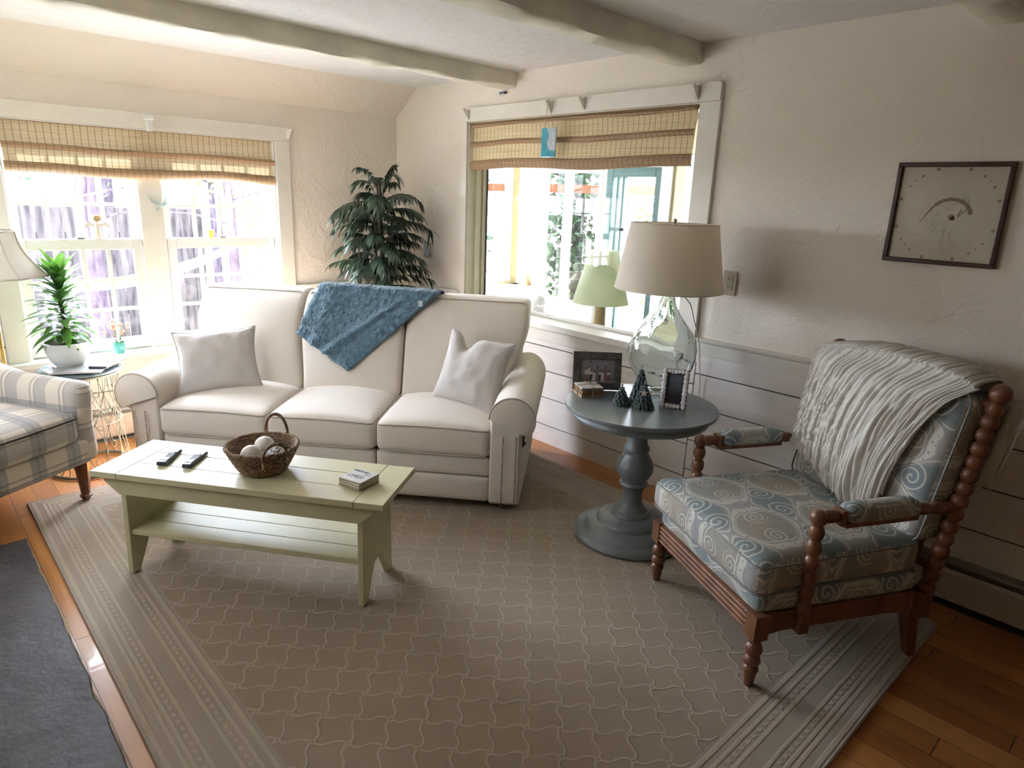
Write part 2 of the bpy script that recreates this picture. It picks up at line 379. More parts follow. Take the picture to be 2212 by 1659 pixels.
MT = {}
def mats():
    m = MT
    m['wall'] = plaster('cream_plaster', (.82, .75, .655)); m['ceil'] = plaster('white_plaster', (.84, .82, .79), .7)
    m['trim'] = M('cream_trim_paint', (.78, .745, .665), .45, .02); m['white'] = M('white_paint', (.80, .79, .76), .45, .015, spec=.25)
    m['ship'] = M('shiplap_paint', (.84, .79, .73), .5, .03, 4, .1, 60, stretch=(1, 1, 6)); m['gap'] = M('shadow_gap', (.05, .045, .04), .9)
    m['beam'] = M('cream_beam_paint', (.76, .715, .59), .6, .06, 5, .35, 25); m['floor'] = m_floor()
    m['sofa'] = fabric('cream_linen', (.80, .73, .645)); m['pipe'] = fabric('cream_piping', (.52, .45, .37))
    m['pillow'] = fabric('grey_linen', (.62, .58, .55)); m['dark'] = M('dark_gap_cloth', (.03, .025, .02), .95)
    m['nail'] = M('aged_brass_nail', (.34, .27, .19), .45, .1, metal=.5)
    m['bluefur'] = M('blue_plush', (.115, .205, .275), .95, .16, 30, .9, 170, sheen=.5, spec=.1, bdist=.008)
    m['bluetag'] = M('care_tag_cloth', (.55, .6, .62), .8)
    m['gauze'] = translucent('white_gauze', (.80, .765, .69), (.6, .57, .5), .25, .9, (90, .5))
    m['ct'] = M('pale_yellow_paint', (.56, .52, .32), .46, .03, 6, spec=.5); m['ctgap'] = M('groove', (.16, .14, .07), .8)
    m['stable'] = M('slate_blue_paint', (.165, .19, .195), .35, .04, 7, spec=.5)
    m['wood'] = M('walnut_stain', (.17, .07, .032), .35, .18, 14, .1, 60, stretch=(1, 1, .2), spec=.5)
    m['wood2'] = M('dark_wood_leg', (.13, .05, .022), .35, .15, 12)
    m['paisley'] = m_paisley(); m['plaid'] = m_plaid(); m['weltblue'] = fabric('blue_welt', (.23, .24, .23))
    m['shade'] = translucent('linen_lampshade', (.94, .87, .77), (.95, .89, .79), .48, .9, (400, .2), .03)
    m['shade2'] = translucent('cream_lampshade', (.74, .70, .63), (.8, .74, .64), .35, .9, (300, .15), .03)
    m['shadetrim'] = fabric('shade_trim', (.60, .54, .45)); m['brass'] = M('brass', (.55, .38, .13), .3, .05, metal=1)
    m['nickel'] = M('brushed_nickel', (.55, .54, .52), .3, .03, metal=1); m['black'] = M('black_plastic', (.028, .032, .042), .45, .05)
    m['button'] = M('grey_buttons', (.14, .16, .18), .5); m['basket'] = M('seagrass', (.20, .125, .072), .8, .28, 60, .8, 130, bdist=.006)
    m['stitch'] = M('raffia_stitch', (.42, .30, .19), .8, .15, 60)
    m['ball'] = M('cream_ball', (.58, .53, .45), .6, .07, 20, .15, 60)
    m['stone'] = M('hearth_slate', (.038, .034, .036), .55, .25, 4, .5, 20, spec=.35, bdist=.01); m['mortar'] = M('mortar', (.38, .30, .17), .9, .15, 20, .5, 60)
    m['leafdark'] = M('palm_leaf', (.016, .034, .017), .45, .35, 8, spec=.45); m['palmstem'] = M('palm_stem', (.045, .04, .022), .7, .2)
    m['leaf'] = translucent('dracaena_leaf', (.035, .085, .028), (.10, .27, .025), .28, .35, None, .3, .5)
    m['soil'] = M('soil', (.09, .06, .04), .95, .3, 40, .6, 80); m['pot'] = M('white_ceramic', (.66, .70, .68), .3, .02, spec=.5)
    m['brownpot'] = M('brown_basket_pot', (.20, .12, .06), .8, .2, 30)
    m['wire'] = M('grey_green_wire', (.15, .155, .13), .55, .15, 30, metal=.2); m['glasstop'] = M('mosaic_glass_top', (.10, .14, .16), .15, .15, 30, spec=.5)
    m['heater'] = M('heater_enamel', (.56, .50, .44), .45, .03); m['heaterdark'] = M('heater_slot', (.03, .027, .025), .5); m['heatermetal'] = M('heater_metal', (.30, .28, .26), .35, .05, metal=.6)
    m['frame_dark'] = M('dark_cherry_frame', (.045, .016, .010), .35, .15, 10); m['glass'] = glass_pane('window_glass', k=1.0); m['screen'] = glass_pane('dimmed_porch_glass', (.20, .205, .205), k=1.0); m['filldim'] = glass_pane('dimmed_fill_glass', (.06, .056, .051), k=1.0); m['bigglass'] = glass_pane('picture_window_glass', (.97, .985, .975), 2.6)  # fill and porch panes tinted to dim daylight
    m['greyframe'] = M('hammered_grey_frame', (.115, .108, .10), .45, .2, 50, .9, 110, bdist=.006, metal=.3)
    m['paper'] = M('paper', (.62, .60, .56), .7, .02); m['plate'] = M('almond_plate', (.46, .40, .28), .45, .02)
    m['tree'] = M('frosted_resin_tree', (.05, .075, .08), .6, .35, 60); m['treelite'] = M('frosted_tips', (.20, .26, .26), .6, .2, 60)
    m['star'] = M('ivory_star', (.62, .58, .52), .5); m['shellw'] = M('shell_disc', (.75, .75, .77), .25, .06, 30, spec=.6)
    m['tile'] = M('tile_white', (.62, .60, .56), .45, .04); m['cork'] = M('brown_cork', (.24, .14, .08), .85, .2, 60); m['twine'] = M('twine', (.34, .27, .18), .9)
    m['tan'] = M('tan_board', (.38, .29, .17), .8, .1, 40)
    m['ink'] = M('ink', (.10, .11, .13), .8)
mats()
SKY, SUN, EXPO = 54.0, 310.0, 0.76
# ------------------------------------------------------------------ camera (measured from the room's own vanishing lines)
def make_camera():
    yaw, pitch, roll, f = R(43.4977), R(15.5596), R(2.16835), 1438.383
    cy, sy = math.cos(yaw), math.sin(yaw)
    fw = Vector((sy * math.cos(pitch), cy * math.cos(pitch), -math.sin(pitch)))
    r0 = Vector((cy, -sy, 0)); u0 = r0.cross(fw)
    r = r0 * math.cos(roll) + u0 * math.sin(roll); u = -r0 * math.sin(roll) + u0 * math.cos(roll)
    cam = bpy.data.cameras.new('camera'); o = bpy.data.objects.new('camera', cam); COL.objects.link(o)
    cam.sensor_width = 36; cam.sensor_fit = 'HORIZONTAL'; cam.lens = 36 * f / 2212; cam.clip_start = .05; cam.clip_end = 200
    m = Matrix((r, u, -fw)).transposed().to_4x4(); m.translation = Vector((-2.935, -4.436, 1.5)); o.matrix_world = m
    bpy.context.scene.camera = o
make_camera()

# ------------------------------------------------------------------ shell
FX0, FY0, CZ = -3.45, -6.6, 2.224
struct(MB().box(FX0 - .1, .17, FY0 - .1, .14, -.12, 0), 'floor', MT['floor'])
struct(MB().box(FX0 - .1, .17, FY0 - .1, -.266, CZ, CZ + .1), 'ceiling', MT['ceil'])
struct(MB().prism([(-.2665, CZ), (0, 2.037), (.14, 2.037), (.14, CZ + .1), (-.2665, CZ + .1)], 'x', FX0 - .1, .17), 'ceiling_slope', MT['wall'])
WX0, WX1, WZ0, WZ1 = -2.42, -.945, .50, 1.815
w = MB(); w.box(FX0 - .1, WX0, 0, .14, 0, 2.04).box(WX1, .17, 0, .14, 0, 2.04).box(WX0, WX1, 0, .14, 0, WZ0).box(WX0, WX1, 0, .14, WZ1, 2.04)
struct(w, 'wall_left', MT['wall'])
VY0, VY1, VZ0, VZ1 = -2.572, -.842, .745, 1.972
w = MB(); w.box(0, .17, FY0 - .1, VY0, 0, CZ + .1).box(0, .17, VY1, 0, 0, CZ + .1).box(0, .17, VY0, VY1, 0, VZ0).box(0, .17, VY0, VY1, VZ1, CZ + .1)
struct(w, 'wall_right', MT['wall'])
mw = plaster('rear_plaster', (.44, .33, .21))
QY0, QY1, QZ0, QZ1 = -2.10, -.30, .80, 1.95  # opening for the added fill window, out of view
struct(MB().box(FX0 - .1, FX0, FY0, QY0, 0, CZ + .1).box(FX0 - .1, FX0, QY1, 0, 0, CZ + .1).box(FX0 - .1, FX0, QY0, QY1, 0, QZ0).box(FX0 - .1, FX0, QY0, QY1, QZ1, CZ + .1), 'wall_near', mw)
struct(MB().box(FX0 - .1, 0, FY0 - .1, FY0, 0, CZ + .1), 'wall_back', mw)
WFILL = thing('fill_window', None, None); WFILL['kind'] = 'structure'  # unseen window, added to give the room soft fill light
m = MB(); m.box(FX0, FX0 + .02, QY0 - .08, QY0, QZ0 - .08, QZ1 + .08).box(FX0, FX0 + .02, QY1, QY1 + .08, QZ0 - .08, QZ1 + .08).box(FX0, FX0 + .02, QY0, QY1, QZ1, QZ1 + .08).box(FX0, FX0 + .05, QY0 - .08, QY1 + .08, QZ0 - .04, QZ0).box(FX0 - .06, FX0 - .02, QY0, QY1, 1.36, 1.40)
m.build('casing', MT['trim'], WFILL)
MB().add([(FX0 - .05, QY0, QZ0), (FX0 - .05, QY1, QZ0), (FX0 - .05, QY1, QZ1), (FX0 - .05, QY0, QZ1)], [(0, 1, 2, 3)]).build('glass', MT['filldim'], WFILL)

# shiplap wainscot: boards with open joints over a dark backing
def shiplap(name, axis, a0, a1, joints, face, top):
    b = MB(); js = [0.0] + joints + [top]
    for z0, z1 in zip(js[:-1], js[1:]):
        if axis == 'y': b.box(-face, -.003, a0, a1, z0 + (.003 if z0 else 0), z1 - .003)
        else: b.box(a0, a1, -face, -.003, z0 + (.003 if z0 else 0), z1 - .003)
    o = struct(b, name, MT['ship'], bevel=.002)
    g = MB()
    if axis == 'y': g.box(-.004, 0, a0, a1, 0, top)
    else: g.box(a0, a1, -.004, 0, 0, top)
    struct(g, name + '_backing', MT['gap'], parent=o)
shiplap('trim_1', 'y', -2.695, -.001, [.12, .299, .472, .624], .014, .735)
shiplap('trim_2', 'y', FY0, -2.70, [.165, .327, .507, .682], .014, .79)
shiplap('trim_3', 'x', WX1 + .1, -.015, [.12, .299, .472, .624], .014, .79)
shiplap('trim_4', 'x', FX0, WX0 - .1, [.12, .299, .472, .624], .014, .79)
shiplap('trim_5', 'x', WX0 - .1, WX1 + .1, [.12, .299], .014, .46)
def rail(name, axis, a0, a1, z=.866):
    m = MB(); poly = [(0, z - .085), (-.016, z - .085), (-.018, z - .022), (-.03, z - .018), (-.034, z - .006), (-.034, z), (0, z)]
    if axis == 'y': m.prism([(p[0], p[1]) for p in poly], 'y', a0, a1)
    else: m.prism([(p[0], p[1]) for p in poly], 'x', a0, a1)
    struct(m, name, MT['trim'], bevel=.002)
rail('trim_6', 'y', FY0, -2.675); rail('trim_7', 'y', -.795, -.034); rail('trim_8', 'x', -.848, -.001); rail('trim_9', 'x', FX0, WX0 - .10)

# beams, rough hewn
def beam(name, y0, y1, z0, seed, x0=FX0, x1=0.0):
    m = MB(); N = 60; ring = [(y0, CZ), (y0, z0 + .012), (y0 + .012, z0), (y1 - .012, z0), (y1, z0 + .012), (y1, CZ)]
    vs = []; fs = []
    for i in range(N + 1):
        x = lerp(x0, x1, i / N)
        for k, (y, z) in enumerate(ring):
            amp = .007 if k in (1, 2, 3, 4) else .003
            vs.append((x, y + amp * nz(x * 6, k * 3.1 + seed), z + (amp * 1.6 * nz(x * 5 + 9, k * 1.7 + seed) if z < CZ else 0)))
    for i in range(N):
        for k in range(5): fs.append((i * 6 + k, i * 6 + k + 1, i * 6 + k + 7, i * 6 + k + 6))
    fs.append((5, 4, 3, 2, 1, 0)); fs.append(tuple(N * 6 + k for k in range(6)))
    m.add(vs, fs); struct(m, name, MT['beam'], smooth=50)
beam('beam_1', -1.285, -1.165, 2.136, 1.0); beam('beam_2', -2.548, -2.41, 2.132, 5.0); beam('beam_3', -3.80, -3.665, 2.132, 9.0)

# ------------------------------------------------------------------ window 1 (double-hung pair)
W1 = thing('window_1', None, None); W1['kind'] = 'structure'
def bx(name, mat, parent, *boxes, bevel=.003):
    m = MB()
    for b in boxes: m.box(*b)
    return m.build(name, mat, parent, bevel=bevel)
bx('casing', MT['trim'], W1, (-2.56, -.846, -.022, 0, 1.808, 1.893), (-2.52, -2.415, -.02, 0, .50, 1.808), (-.947, -.85, -.02, 0, .50, 1.808))
bx('sill', MT['white'], W1, (-2.55, -.83, -.075, .05, .50, .53), (-2.52, -.85, -.02, 0, .42, .50))
bx('jamb', MT['white'], W1, (-2.42, -2.405, 0, .14, .53, 1.815), (-.96, -.945, 0, .14, .53, 1.815), (-2.42, -.945, 0, .14, 1.80, 1.815), (-2.42, -.945, .05, .14, .50, .535))
bx('mullion', MT['trim'], W1, (-1.775, -1.645, .030, .135, .53, 1.80))
def sash(x0, x1, z0, z1, y0, y1, sl, br, tr, cols, rows, parent, name='sash'):
    m = MB(); m.box(x0, x0 + sl, y0, y1, z0, z1).box(x1 - sl, x1, y0, y1, z0, z1).box(x0 + sl, x1 - sl, y0, y1, z0, z0 + br).box(x0 + sl, x1 - sl, y0, y1, z1 - tr, z1)
    gx0, gx1, gz0, gz1 = x0 + sl, x1 - sl, z0 + br, z1 - tr
    o = m.build(name, MT['white'], parent, bevel=.003)
    if cols > 1 or rows > 1:
        g = MB()
        for i in range(1, cols): x = lerp(gx0, gx1, i / cols); g.box(x - .009, x + .009, y0 + .004, y1 - .004, gz0, gz1)
        for j in range(1, rows): z = lerp(gz0, gz1, j / rows); g.box(gx0, gx1, y0 + .005, y1 - .005, z - .009, z + .009)
        g.build('muntins', MT['white'], o)
    ym = (y0 + y1) / 2
    MB().add([(gx0, ym, gz0), (gx1, ym, gz0), (gx1, ym, gz1), (gx0, ym, gz1)], [(0, 1, 2, 3)]).build('glass', MT['glass'], o)
    return o
for (a, b) in ((-2.405, -1.775), (-1.645, -.96)):
    sash(a, b, 1.15, 1.80, .078, .108, .045, .038, .03, 4, 3, W1, 'upper_sash')
    lo = sash(a + .005, b - .005, .537, 1.188, .036, .072, .05, .065, .06, 4, 3, W1, 'lower_sash')
    bx('latch', MT['nickel'], lo, ((a + b) / 2 - .02, (a + b) / 2 + .02, .04, .07, 1.188, 1.20))

# ------------------------------------------------------------------ window 2 (fixed picture window onto the porch)
W2 = thing('window_2', None, None); W2['kind'] = 'structure'
bx('header', MT['trim'], W2, (-.024, 0, -2.66, -.80, 1.966, 2.05))
bx('casing', MT['trim'], W2, (-.02, 0, -2.678, -2.568, .80, 1.966), (-.02, 0, -.846, -.79, .80, 1.966), (-.026, 0, -2.676, -2.655, 1.966, 2.046))
mj = M('cream_jamb', (.66, .62, .47), .5, .02)
bx('jamb', mj, W2, (-.004, .17, -.852, -.842, .745, 1.972), (0, .17, -2.572, -2.56, .745, 1.972), (0, .17, -2.572, -.842, 1.962, 1.972), (.06, .10, -.862, -.852, .775, 1.962), (.12, .14, -.866, -.852, .775, 1.962))
bx('sill', MT['trim'], W2, (-.045, .17, -2.60, -.83, .735, .772), (-.018, 0, -2.60, -.80, .66, .735))
bx('stop', MT['trim'], W2, (.135, .16, -2.56, -.852, .772, .79))
MB().add([(.146, -2.56, .775), (.146, -.856, .775), (.146, -.856, 1.962), (.146, -2.56, 1.962)], [(0, 1, 2, 3)]).build('glass', MT['bigglass'], W2)
struct(MB().box(.150, .156, -.872, -.858, .79, 1.962), 'trim_10', MT['black'])

# ------------------------------------------------------------------ woven shades
def roman(name, label, axis, a0, a1, z0, z1, d, folds, glow=.3):
    """d: position across the wall; folds: heights (z low, z high) of the doubled bands"""
    t = thing(name, label, 'window shade', ((a0 + a1) / 2, d, z0) if axis == 'x' else (d, (a0 + a1) / 2, z0))
    L = a1 - a0; c = (a0 + a1) / 2; H = z1 - z0
    def P(a, off, z): return (a, off, z) if axis == 'x' else (off, a, z)
    s = -1 if axis == 'x' else -1
    m = MB(); N = 90
    def prof(t_, u):
        z = H * t_; off = .004 * math.sin(z * 22) + .006 * nz(u * 4, z * 9)
        for (fz0, fz1) in folds:
            k = (z + z0 - fz0) / (fz1 - fz0)
            if k < 1.6: off += 0
        sag = .008 * math.sin(u * PI * 3 + 1) * (1 - t_)
        return off, z + sag * (1 if t_ < .99 else 0)
    def fn(u, v):
        off, z = prof(v, u); a = -L / 2 + L * u - (.008 * (1 - v) * (2 * u - 1) if True else 0)
        return P(a, s * (.008 + off), z)
    m.grid(fn, N, 24); m.build('woven_panel', m_bamboo(name + '_reeds', axis, False, glow), t, smooth=180)
    dk = m_bamboo(name + '_bands', axis, True, glow)  # darker copy of the reeds: shade of the doubled folds put into colour
    for (fz0, fz1) in folds:
        b = MB(); h = fz1 - fz0
        def fb(u, v):
            zc = (fz0 - z0) + h * v; off, z = prof(zc / H, u); bul = .018 * math.sin(PI * v) ** .7
            return P(-L / 2 + L * u, s * (.009 + off + bul + .003), z + .004 * nz(u * 7, fz0 * 20))
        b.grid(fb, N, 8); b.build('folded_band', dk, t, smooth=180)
    hd = MB()
    if axis == 'x': hd.box(-L / 2, L / 2, -.012, .02, H - .008, H + .012)
    else: hd.box(-.012, .02, -L / 2, L / 2, H - .008, H + .012)
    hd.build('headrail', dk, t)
    return t
roman('roman_shade', 'woven bamboo roman shade half drawn over the bright double window', 'x', -2.40, -.952, 1.532, 1.805, .016, [(1.532, 1.59), (1.655, 1.688)], .010)
s2 = roman('roman_shade', 'woven bamboo roman shade over the porch picture window', 'y', -2.535, -.858, 1.676, 1.955, .03, [(1.676, 1.735), (1.818, 1.85), (1.935, 1.955)], .3)
mb = MB(); mb.box(-.008, 0, -.022, -.006, -.03, .0).box(-.012, -.006, -.022, -.018, -.03, 0).box(-.012, -.006, -.01, -.006, -.03, 0)
tag(mb.build('cord_clip', MT['black']), 'small black cord clip beside the right end of the porch window shade', 'clip').location = (.03, -2.535, 1.925)

# curtain-rod brackets left on the headers
def bracket(axis, a, z, label):
    m = MB(); n = 8; w_ = .016
    poly = [(0, 0), (0, .062), (-.06, .062)] + [(-.06 * math.cos(PI / 2 * i / n) * (1 - .25 * math.sin(PI * i / n)), .062 * (1 - i / n) ** 1.0 * 1) for i in range(1, n)]
    m.prism(poly, 'y' if axis == 'y' else 'x', -w_ / 2, w_ / 2)
    o = m.build('curtain_bracket', MT['trim'], bevel=.002)
    o.location = (-.024, a, z) if axis == 'y' else (a, -.022, z)
    tag(o, label, 'bracket', 'bare curtain rod brackets on the window headers')
    pin = MB().tube([(-.03, 0, .06), (-.03, 0, .07)], .004, 6) if axis == 'y' else MB().tube([(0, -.03, .06), (0, -.03, .07)], .004, 6)
    pin.build('screw', MT['nickel'], o)
for a, l in ((-.868, 'cream curtain bracket at the corner end of the porch window header'), (-1.605, 'cream curtain bracket that the glass wave ornament hangs from'), (-1.852, 'cream curtain bracket just right of the glass wave ornament'), (-2.553, 'cream curtain bracket above the lamp end of the porch window header')):
    bracket('y', a, 1.975, l)
bracket('x', -.86, 1.82, 'white curtain bracket at the plant end of the bright window header')
t = thing('curtain_bracket', 'small white rod holder with a peg at the middle of the bright window header', 'bracket', (-1.70, -.022, 1.845), group='bare curtain rod brackets on the window headers')
MB().box(-.012, .012, -.05, 0, -.05, .04).build('arm', MT['white'], t, bevel=.003); MB().tube([(-.03, -.05, .02), (.018, -.05, .02)], .013, 10).build('peg', MT['white'], t, smooth=40)

# ------------------------------------------------------------------ baseboard heaters
def heater(name, label, axis, a0, a1):
    t = thing(name, label, 'heater', (0, (a0 + a1) / 2, 0) if axis == 'y' else ((a0 + a1) / 2, 0, 0)); L = (a1 - a0) / 2
    def pr(nm, poly, mat):
        m = MB(); m.prism(poly, 'y' if axis == 'y' else 'x', -L, L); m.build(nm, mat, t)
    pr('back_plate', [(-.014, .012), (-.020, .012), (-.020, .20), (-.014, .20)], MT['heater'])
    pr('front_cover', [(-.060, .035), (-.068, .035), (-.068, .150), (-.056, .162), (-.052, .150), (-.060, .145)], MT['heater'])
    pr('top_cover', [(-.020, .20), (-.050, .192), (-.056, .182), (-.052, .178), (-.020, .192)], MT['heatermetal'])
    pr('fin_core', [(-.021, .05), (-.055, .05), (-.055, .14), (-.021, .14)], MT['heaterdark']); pr('toe_strip', [(-.02, 0), (-.058, 0), (-.058, .012), (-.02, .012)], MT['heaterdark'])
heater('baseboard_heater', 'long cream baseboard heater along the dark wall behind the paisley armchair', 'y', -6.0, -3.62)
heater('baseboard_heater', 'white baseboard heater under the bright window behind the wire stand', 'x', -2.9, -1.45)

# hearth slab in the near corner
def jag(y, k): return .012 * nz(y * 9, k) + .006 * nz(y * 30, k + 3)
h = thing('stone_hearth', 'dark slate hearth slab raised at the near left corner', 'hearth', (-3.06, -2.6, 0))
m = MB(); N = 70; vs = []; fs = []
for i in range(N + 1):
    y = lerp(-4.9, -1.235, i / N) + 2.6; x = .386 + jag(y, 1)
    vs += [(-.38, y, 0), (-.38, y, .05), (x - .004, y, .05), (x, y, .044), (x, y, .012)]
for i in range(N):
    for k in range(4): fs.append((i * 5 + k, i * 5 + k + 1, i * 5 + k + 6, i * 5 + k + 5))
fs.append((0, 1, 2, 3, 4)); fs.append(tuple(N * 5 + k for k in (4, 3, 2, 1, 0)))
m.add(vs, fs).build('slab', MT['stone'], h, smooth=40)
m = MB(); m.grid(lambda u, v: (.375 + .022 * v + jag(lerp(-2.3, 1.2, u), 4) * (v > .3), lerp(-2.3, 1.3, u), .016 * (1 - v) + .001), 90, 4); m.build('mortar_edge', MT['mortar'], h, smooth=60)

# ------------------------------------------------------------------ rug
RX0, RX1, RY0, RY1 = -2.606, -.226, -3.968, -.754
rg = thing('area_rug', 'large beige trellis-patterned area rug under the coffee table', 'rug', (0, 0, 0))
m = MB(); m.grid(lambda u, v: (lerp(RX0, RX1, u), lerp(RY0, RY1, v), .010 + .001 * nz(u * 9, v * 9)), 60, 80); m.build('pile', m_rug(RX0, RX1, RY0, RY1), rg, smooth=180)
m = MB(); p = [(RX0, RY0, .006), (RX1, RY0, .006), (RX1, RY1, .006), (RX0, RY1, .006)]
for a, b in zip(p, p[1:] + p[:1]): m.tube([a, b], .0056, 6)
m.build('bound_edge', fabric('rug_binding', (.34, .29, .24)), rg, smooth=60)
# ------------------------------------------------------------------ beyond the windows
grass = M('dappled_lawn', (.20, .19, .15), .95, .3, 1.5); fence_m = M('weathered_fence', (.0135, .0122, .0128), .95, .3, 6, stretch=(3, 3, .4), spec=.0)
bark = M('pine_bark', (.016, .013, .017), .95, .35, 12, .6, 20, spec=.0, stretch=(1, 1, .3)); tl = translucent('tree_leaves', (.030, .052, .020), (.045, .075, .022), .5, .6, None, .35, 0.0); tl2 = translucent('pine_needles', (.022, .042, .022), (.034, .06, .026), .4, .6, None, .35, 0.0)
struct(MB().box(-14, 16, -10, 22, -.6, -.45), 'ground', grass)
struct(MB().box(-7, 1.6, .14, 4.4, -.46, -.435), 'patio', M('sunlit_patio', (.58, .585, .61), .9, .1, 2))
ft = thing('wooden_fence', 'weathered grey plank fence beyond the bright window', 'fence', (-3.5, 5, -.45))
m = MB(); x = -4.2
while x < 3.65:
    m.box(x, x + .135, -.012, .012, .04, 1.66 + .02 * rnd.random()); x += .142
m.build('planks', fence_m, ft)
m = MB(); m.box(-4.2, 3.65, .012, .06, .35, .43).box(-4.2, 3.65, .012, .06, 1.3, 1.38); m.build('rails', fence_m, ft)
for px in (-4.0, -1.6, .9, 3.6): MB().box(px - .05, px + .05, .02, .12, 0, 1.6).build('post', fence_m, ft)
def tree(x, y, r, h, label, crown=None, mat=None, seed=1, n=500, ls=.16, group='trees in the yard'):
    rr = random.Random(seed); t = thing('yard_tree', label, 'tree', (x, y, -.45), group=group)
    pts = [(.05 * nz(i * .7, seed) * i * .3, .05 * nz(i * .7, seed + 9) * i * .3, h * i / 8) for i in range(9)]
    m = MB(); m.tube(pts, [r * (1.15 if i == 0 else 1 - .05 * i) for i in range(9)], 12)
    for k in range(5):
        a = rr.random() * 6.28; z = h * (.5 + .1 * k); L = .7 + rr.random() * .6
        m.tube([(0, 0, z), (L * .5 * math.cos(a), L * .5 * math.sin(a), z + .1), (L * math.cos(a), L * math.sin(a), z + .12)], [r * .25, r * .15, r * .06], 6)
    m.build('trunk', bark, t, smooth=60)
    if crown:
        m = MB()
        for (cx, cy, cz, cr) in crown:
            for i in range(n):
                v = Vector((rr.gauss(0, 1), rr.gauss(0, 1), rr.gauss(0, 1))).normalized() * cr * (rr.random() ** .4)
                d = Vector((rr.gauss(0, 1), rr.gauss(0, 1), rr.gauss(0, 1) - .4)).normalized()
                s = ls * (.6 + .8 * rr.random()); u = d.orthogonal().normalized() * s * .35; p = Vector((cx, cy, cz)) + v
                m.add([p, p + d * s * .5 + u, p + d * s, p + d * s * .5 - u], [(0, 1, 2, 3)])
        m.build('crown', mat or tl, t)
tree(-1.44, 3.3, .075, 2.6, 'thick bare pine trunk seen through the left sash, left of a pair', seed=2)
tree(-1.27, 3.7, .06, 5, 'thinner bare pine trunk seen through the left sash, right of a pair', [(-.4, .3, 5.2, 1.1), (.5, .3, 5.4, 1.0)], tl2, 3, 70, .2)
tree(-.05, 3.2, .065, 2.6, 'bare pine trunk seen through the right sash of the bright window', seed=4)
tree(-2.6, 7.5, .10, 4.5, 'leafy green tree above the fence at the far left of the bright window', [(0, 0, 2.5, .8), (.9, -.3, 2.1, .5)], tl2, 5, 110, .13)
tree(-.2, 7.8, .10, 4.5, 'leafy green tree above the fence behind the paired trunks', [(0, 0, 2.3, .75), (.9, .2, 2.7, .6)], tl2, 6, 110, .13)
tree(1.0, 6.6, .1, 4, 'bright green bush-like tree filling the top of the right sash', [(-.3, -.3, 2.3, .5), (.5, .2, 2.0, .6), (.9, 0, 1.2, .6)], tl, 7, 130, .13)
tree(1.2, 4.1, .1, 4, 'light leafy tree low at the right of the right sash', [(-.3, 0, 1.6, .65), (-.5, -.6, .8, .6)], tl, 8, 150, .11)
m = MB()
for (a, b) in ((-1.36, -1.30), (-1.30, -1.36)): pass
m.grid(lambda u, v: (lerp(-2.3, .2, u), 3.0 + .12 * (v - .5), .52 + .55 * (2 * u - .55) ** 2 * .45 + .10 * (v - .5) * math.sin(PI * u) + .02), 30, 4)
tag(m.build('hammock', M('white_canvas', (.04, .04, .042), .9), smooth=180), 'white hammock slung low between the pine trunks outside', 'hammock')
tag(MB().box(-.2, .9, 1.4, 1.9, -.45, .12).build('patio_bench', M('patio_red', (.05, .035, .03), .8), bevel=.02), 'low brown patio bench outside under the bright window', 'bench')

# ------------------------------------------------------------------ the sun porch behind the picture window
pw = M('porch_cream_boards', (.42, .37, .24), .55, .03); PX, PY = 2.0, .77
struct(MB().box(.17, PX + .1, -4.0, PY + .1, -.25, -.15), 'porch_floor', M('porch_floor_paint', (.26, .25, .22), .4, .04))
struct(MB().box(.17, PX + .1, -4.0, PY + .1, 2.30, 2.38), 'porch_ceiling', M('porch_ceiling_paint', (.8, .76, .6), .6))
w = MB(); w.box(.17, .60, PY, PY + .1, -.15, 2.3).box(1.91, PX + .1, PY, PY + .1, -.15, 2.3).box(.60, 1.91, PY, PY + .1, -.15, .66).box(.60, 1.91, PY, PY + .1, 2.0, 2.3)
for z in (.10, .33, .55): w.box(.17, PX, PY - .008, PY - .001, z - .215, z)
struct(w, 'wall_porch_far', pw)
w = MB(); sl0, sl1 = -.345, .44
w.box(PX, PX + .1, sl1, PY, -.15, 2.3).box(PX, PX + .1, -.40, sl0, -.15, 2.3).box(PX, PX + .1, sl0, sl1, -.15, .40).box(PX, PX + .1, sl0, sl1, 1.80, 2.3)
w.box(PX, PX + .1, -.99, -.40, 1.80, 2.3).box(PX, PX + .1, -1.21, -.99, -.15, 2.3).box(PX, PX + .1, -1.7, -1.21, -.15, .55).box(PX, PX + .1, -1.7, -1.21, 1.9, 2.3).box(PX, PX + .1, -4.0, -1.7, -.15, 2.3)
for z in (.10, .33, .55): w.box(PX - .008, PX - .001, -.38, PY, z - .215, z)
struct(w, 'wall_porch_right', pw)
struct(MB().box(PX - .10, PX, sl1, PY, .60, .63).box(.6, PX, PY - .10, PY, .60, .63).box(PX - .02, PX, -.40, sl1 + .02, .36, .40), 'trim_11', MT['white'], bevel=.004)
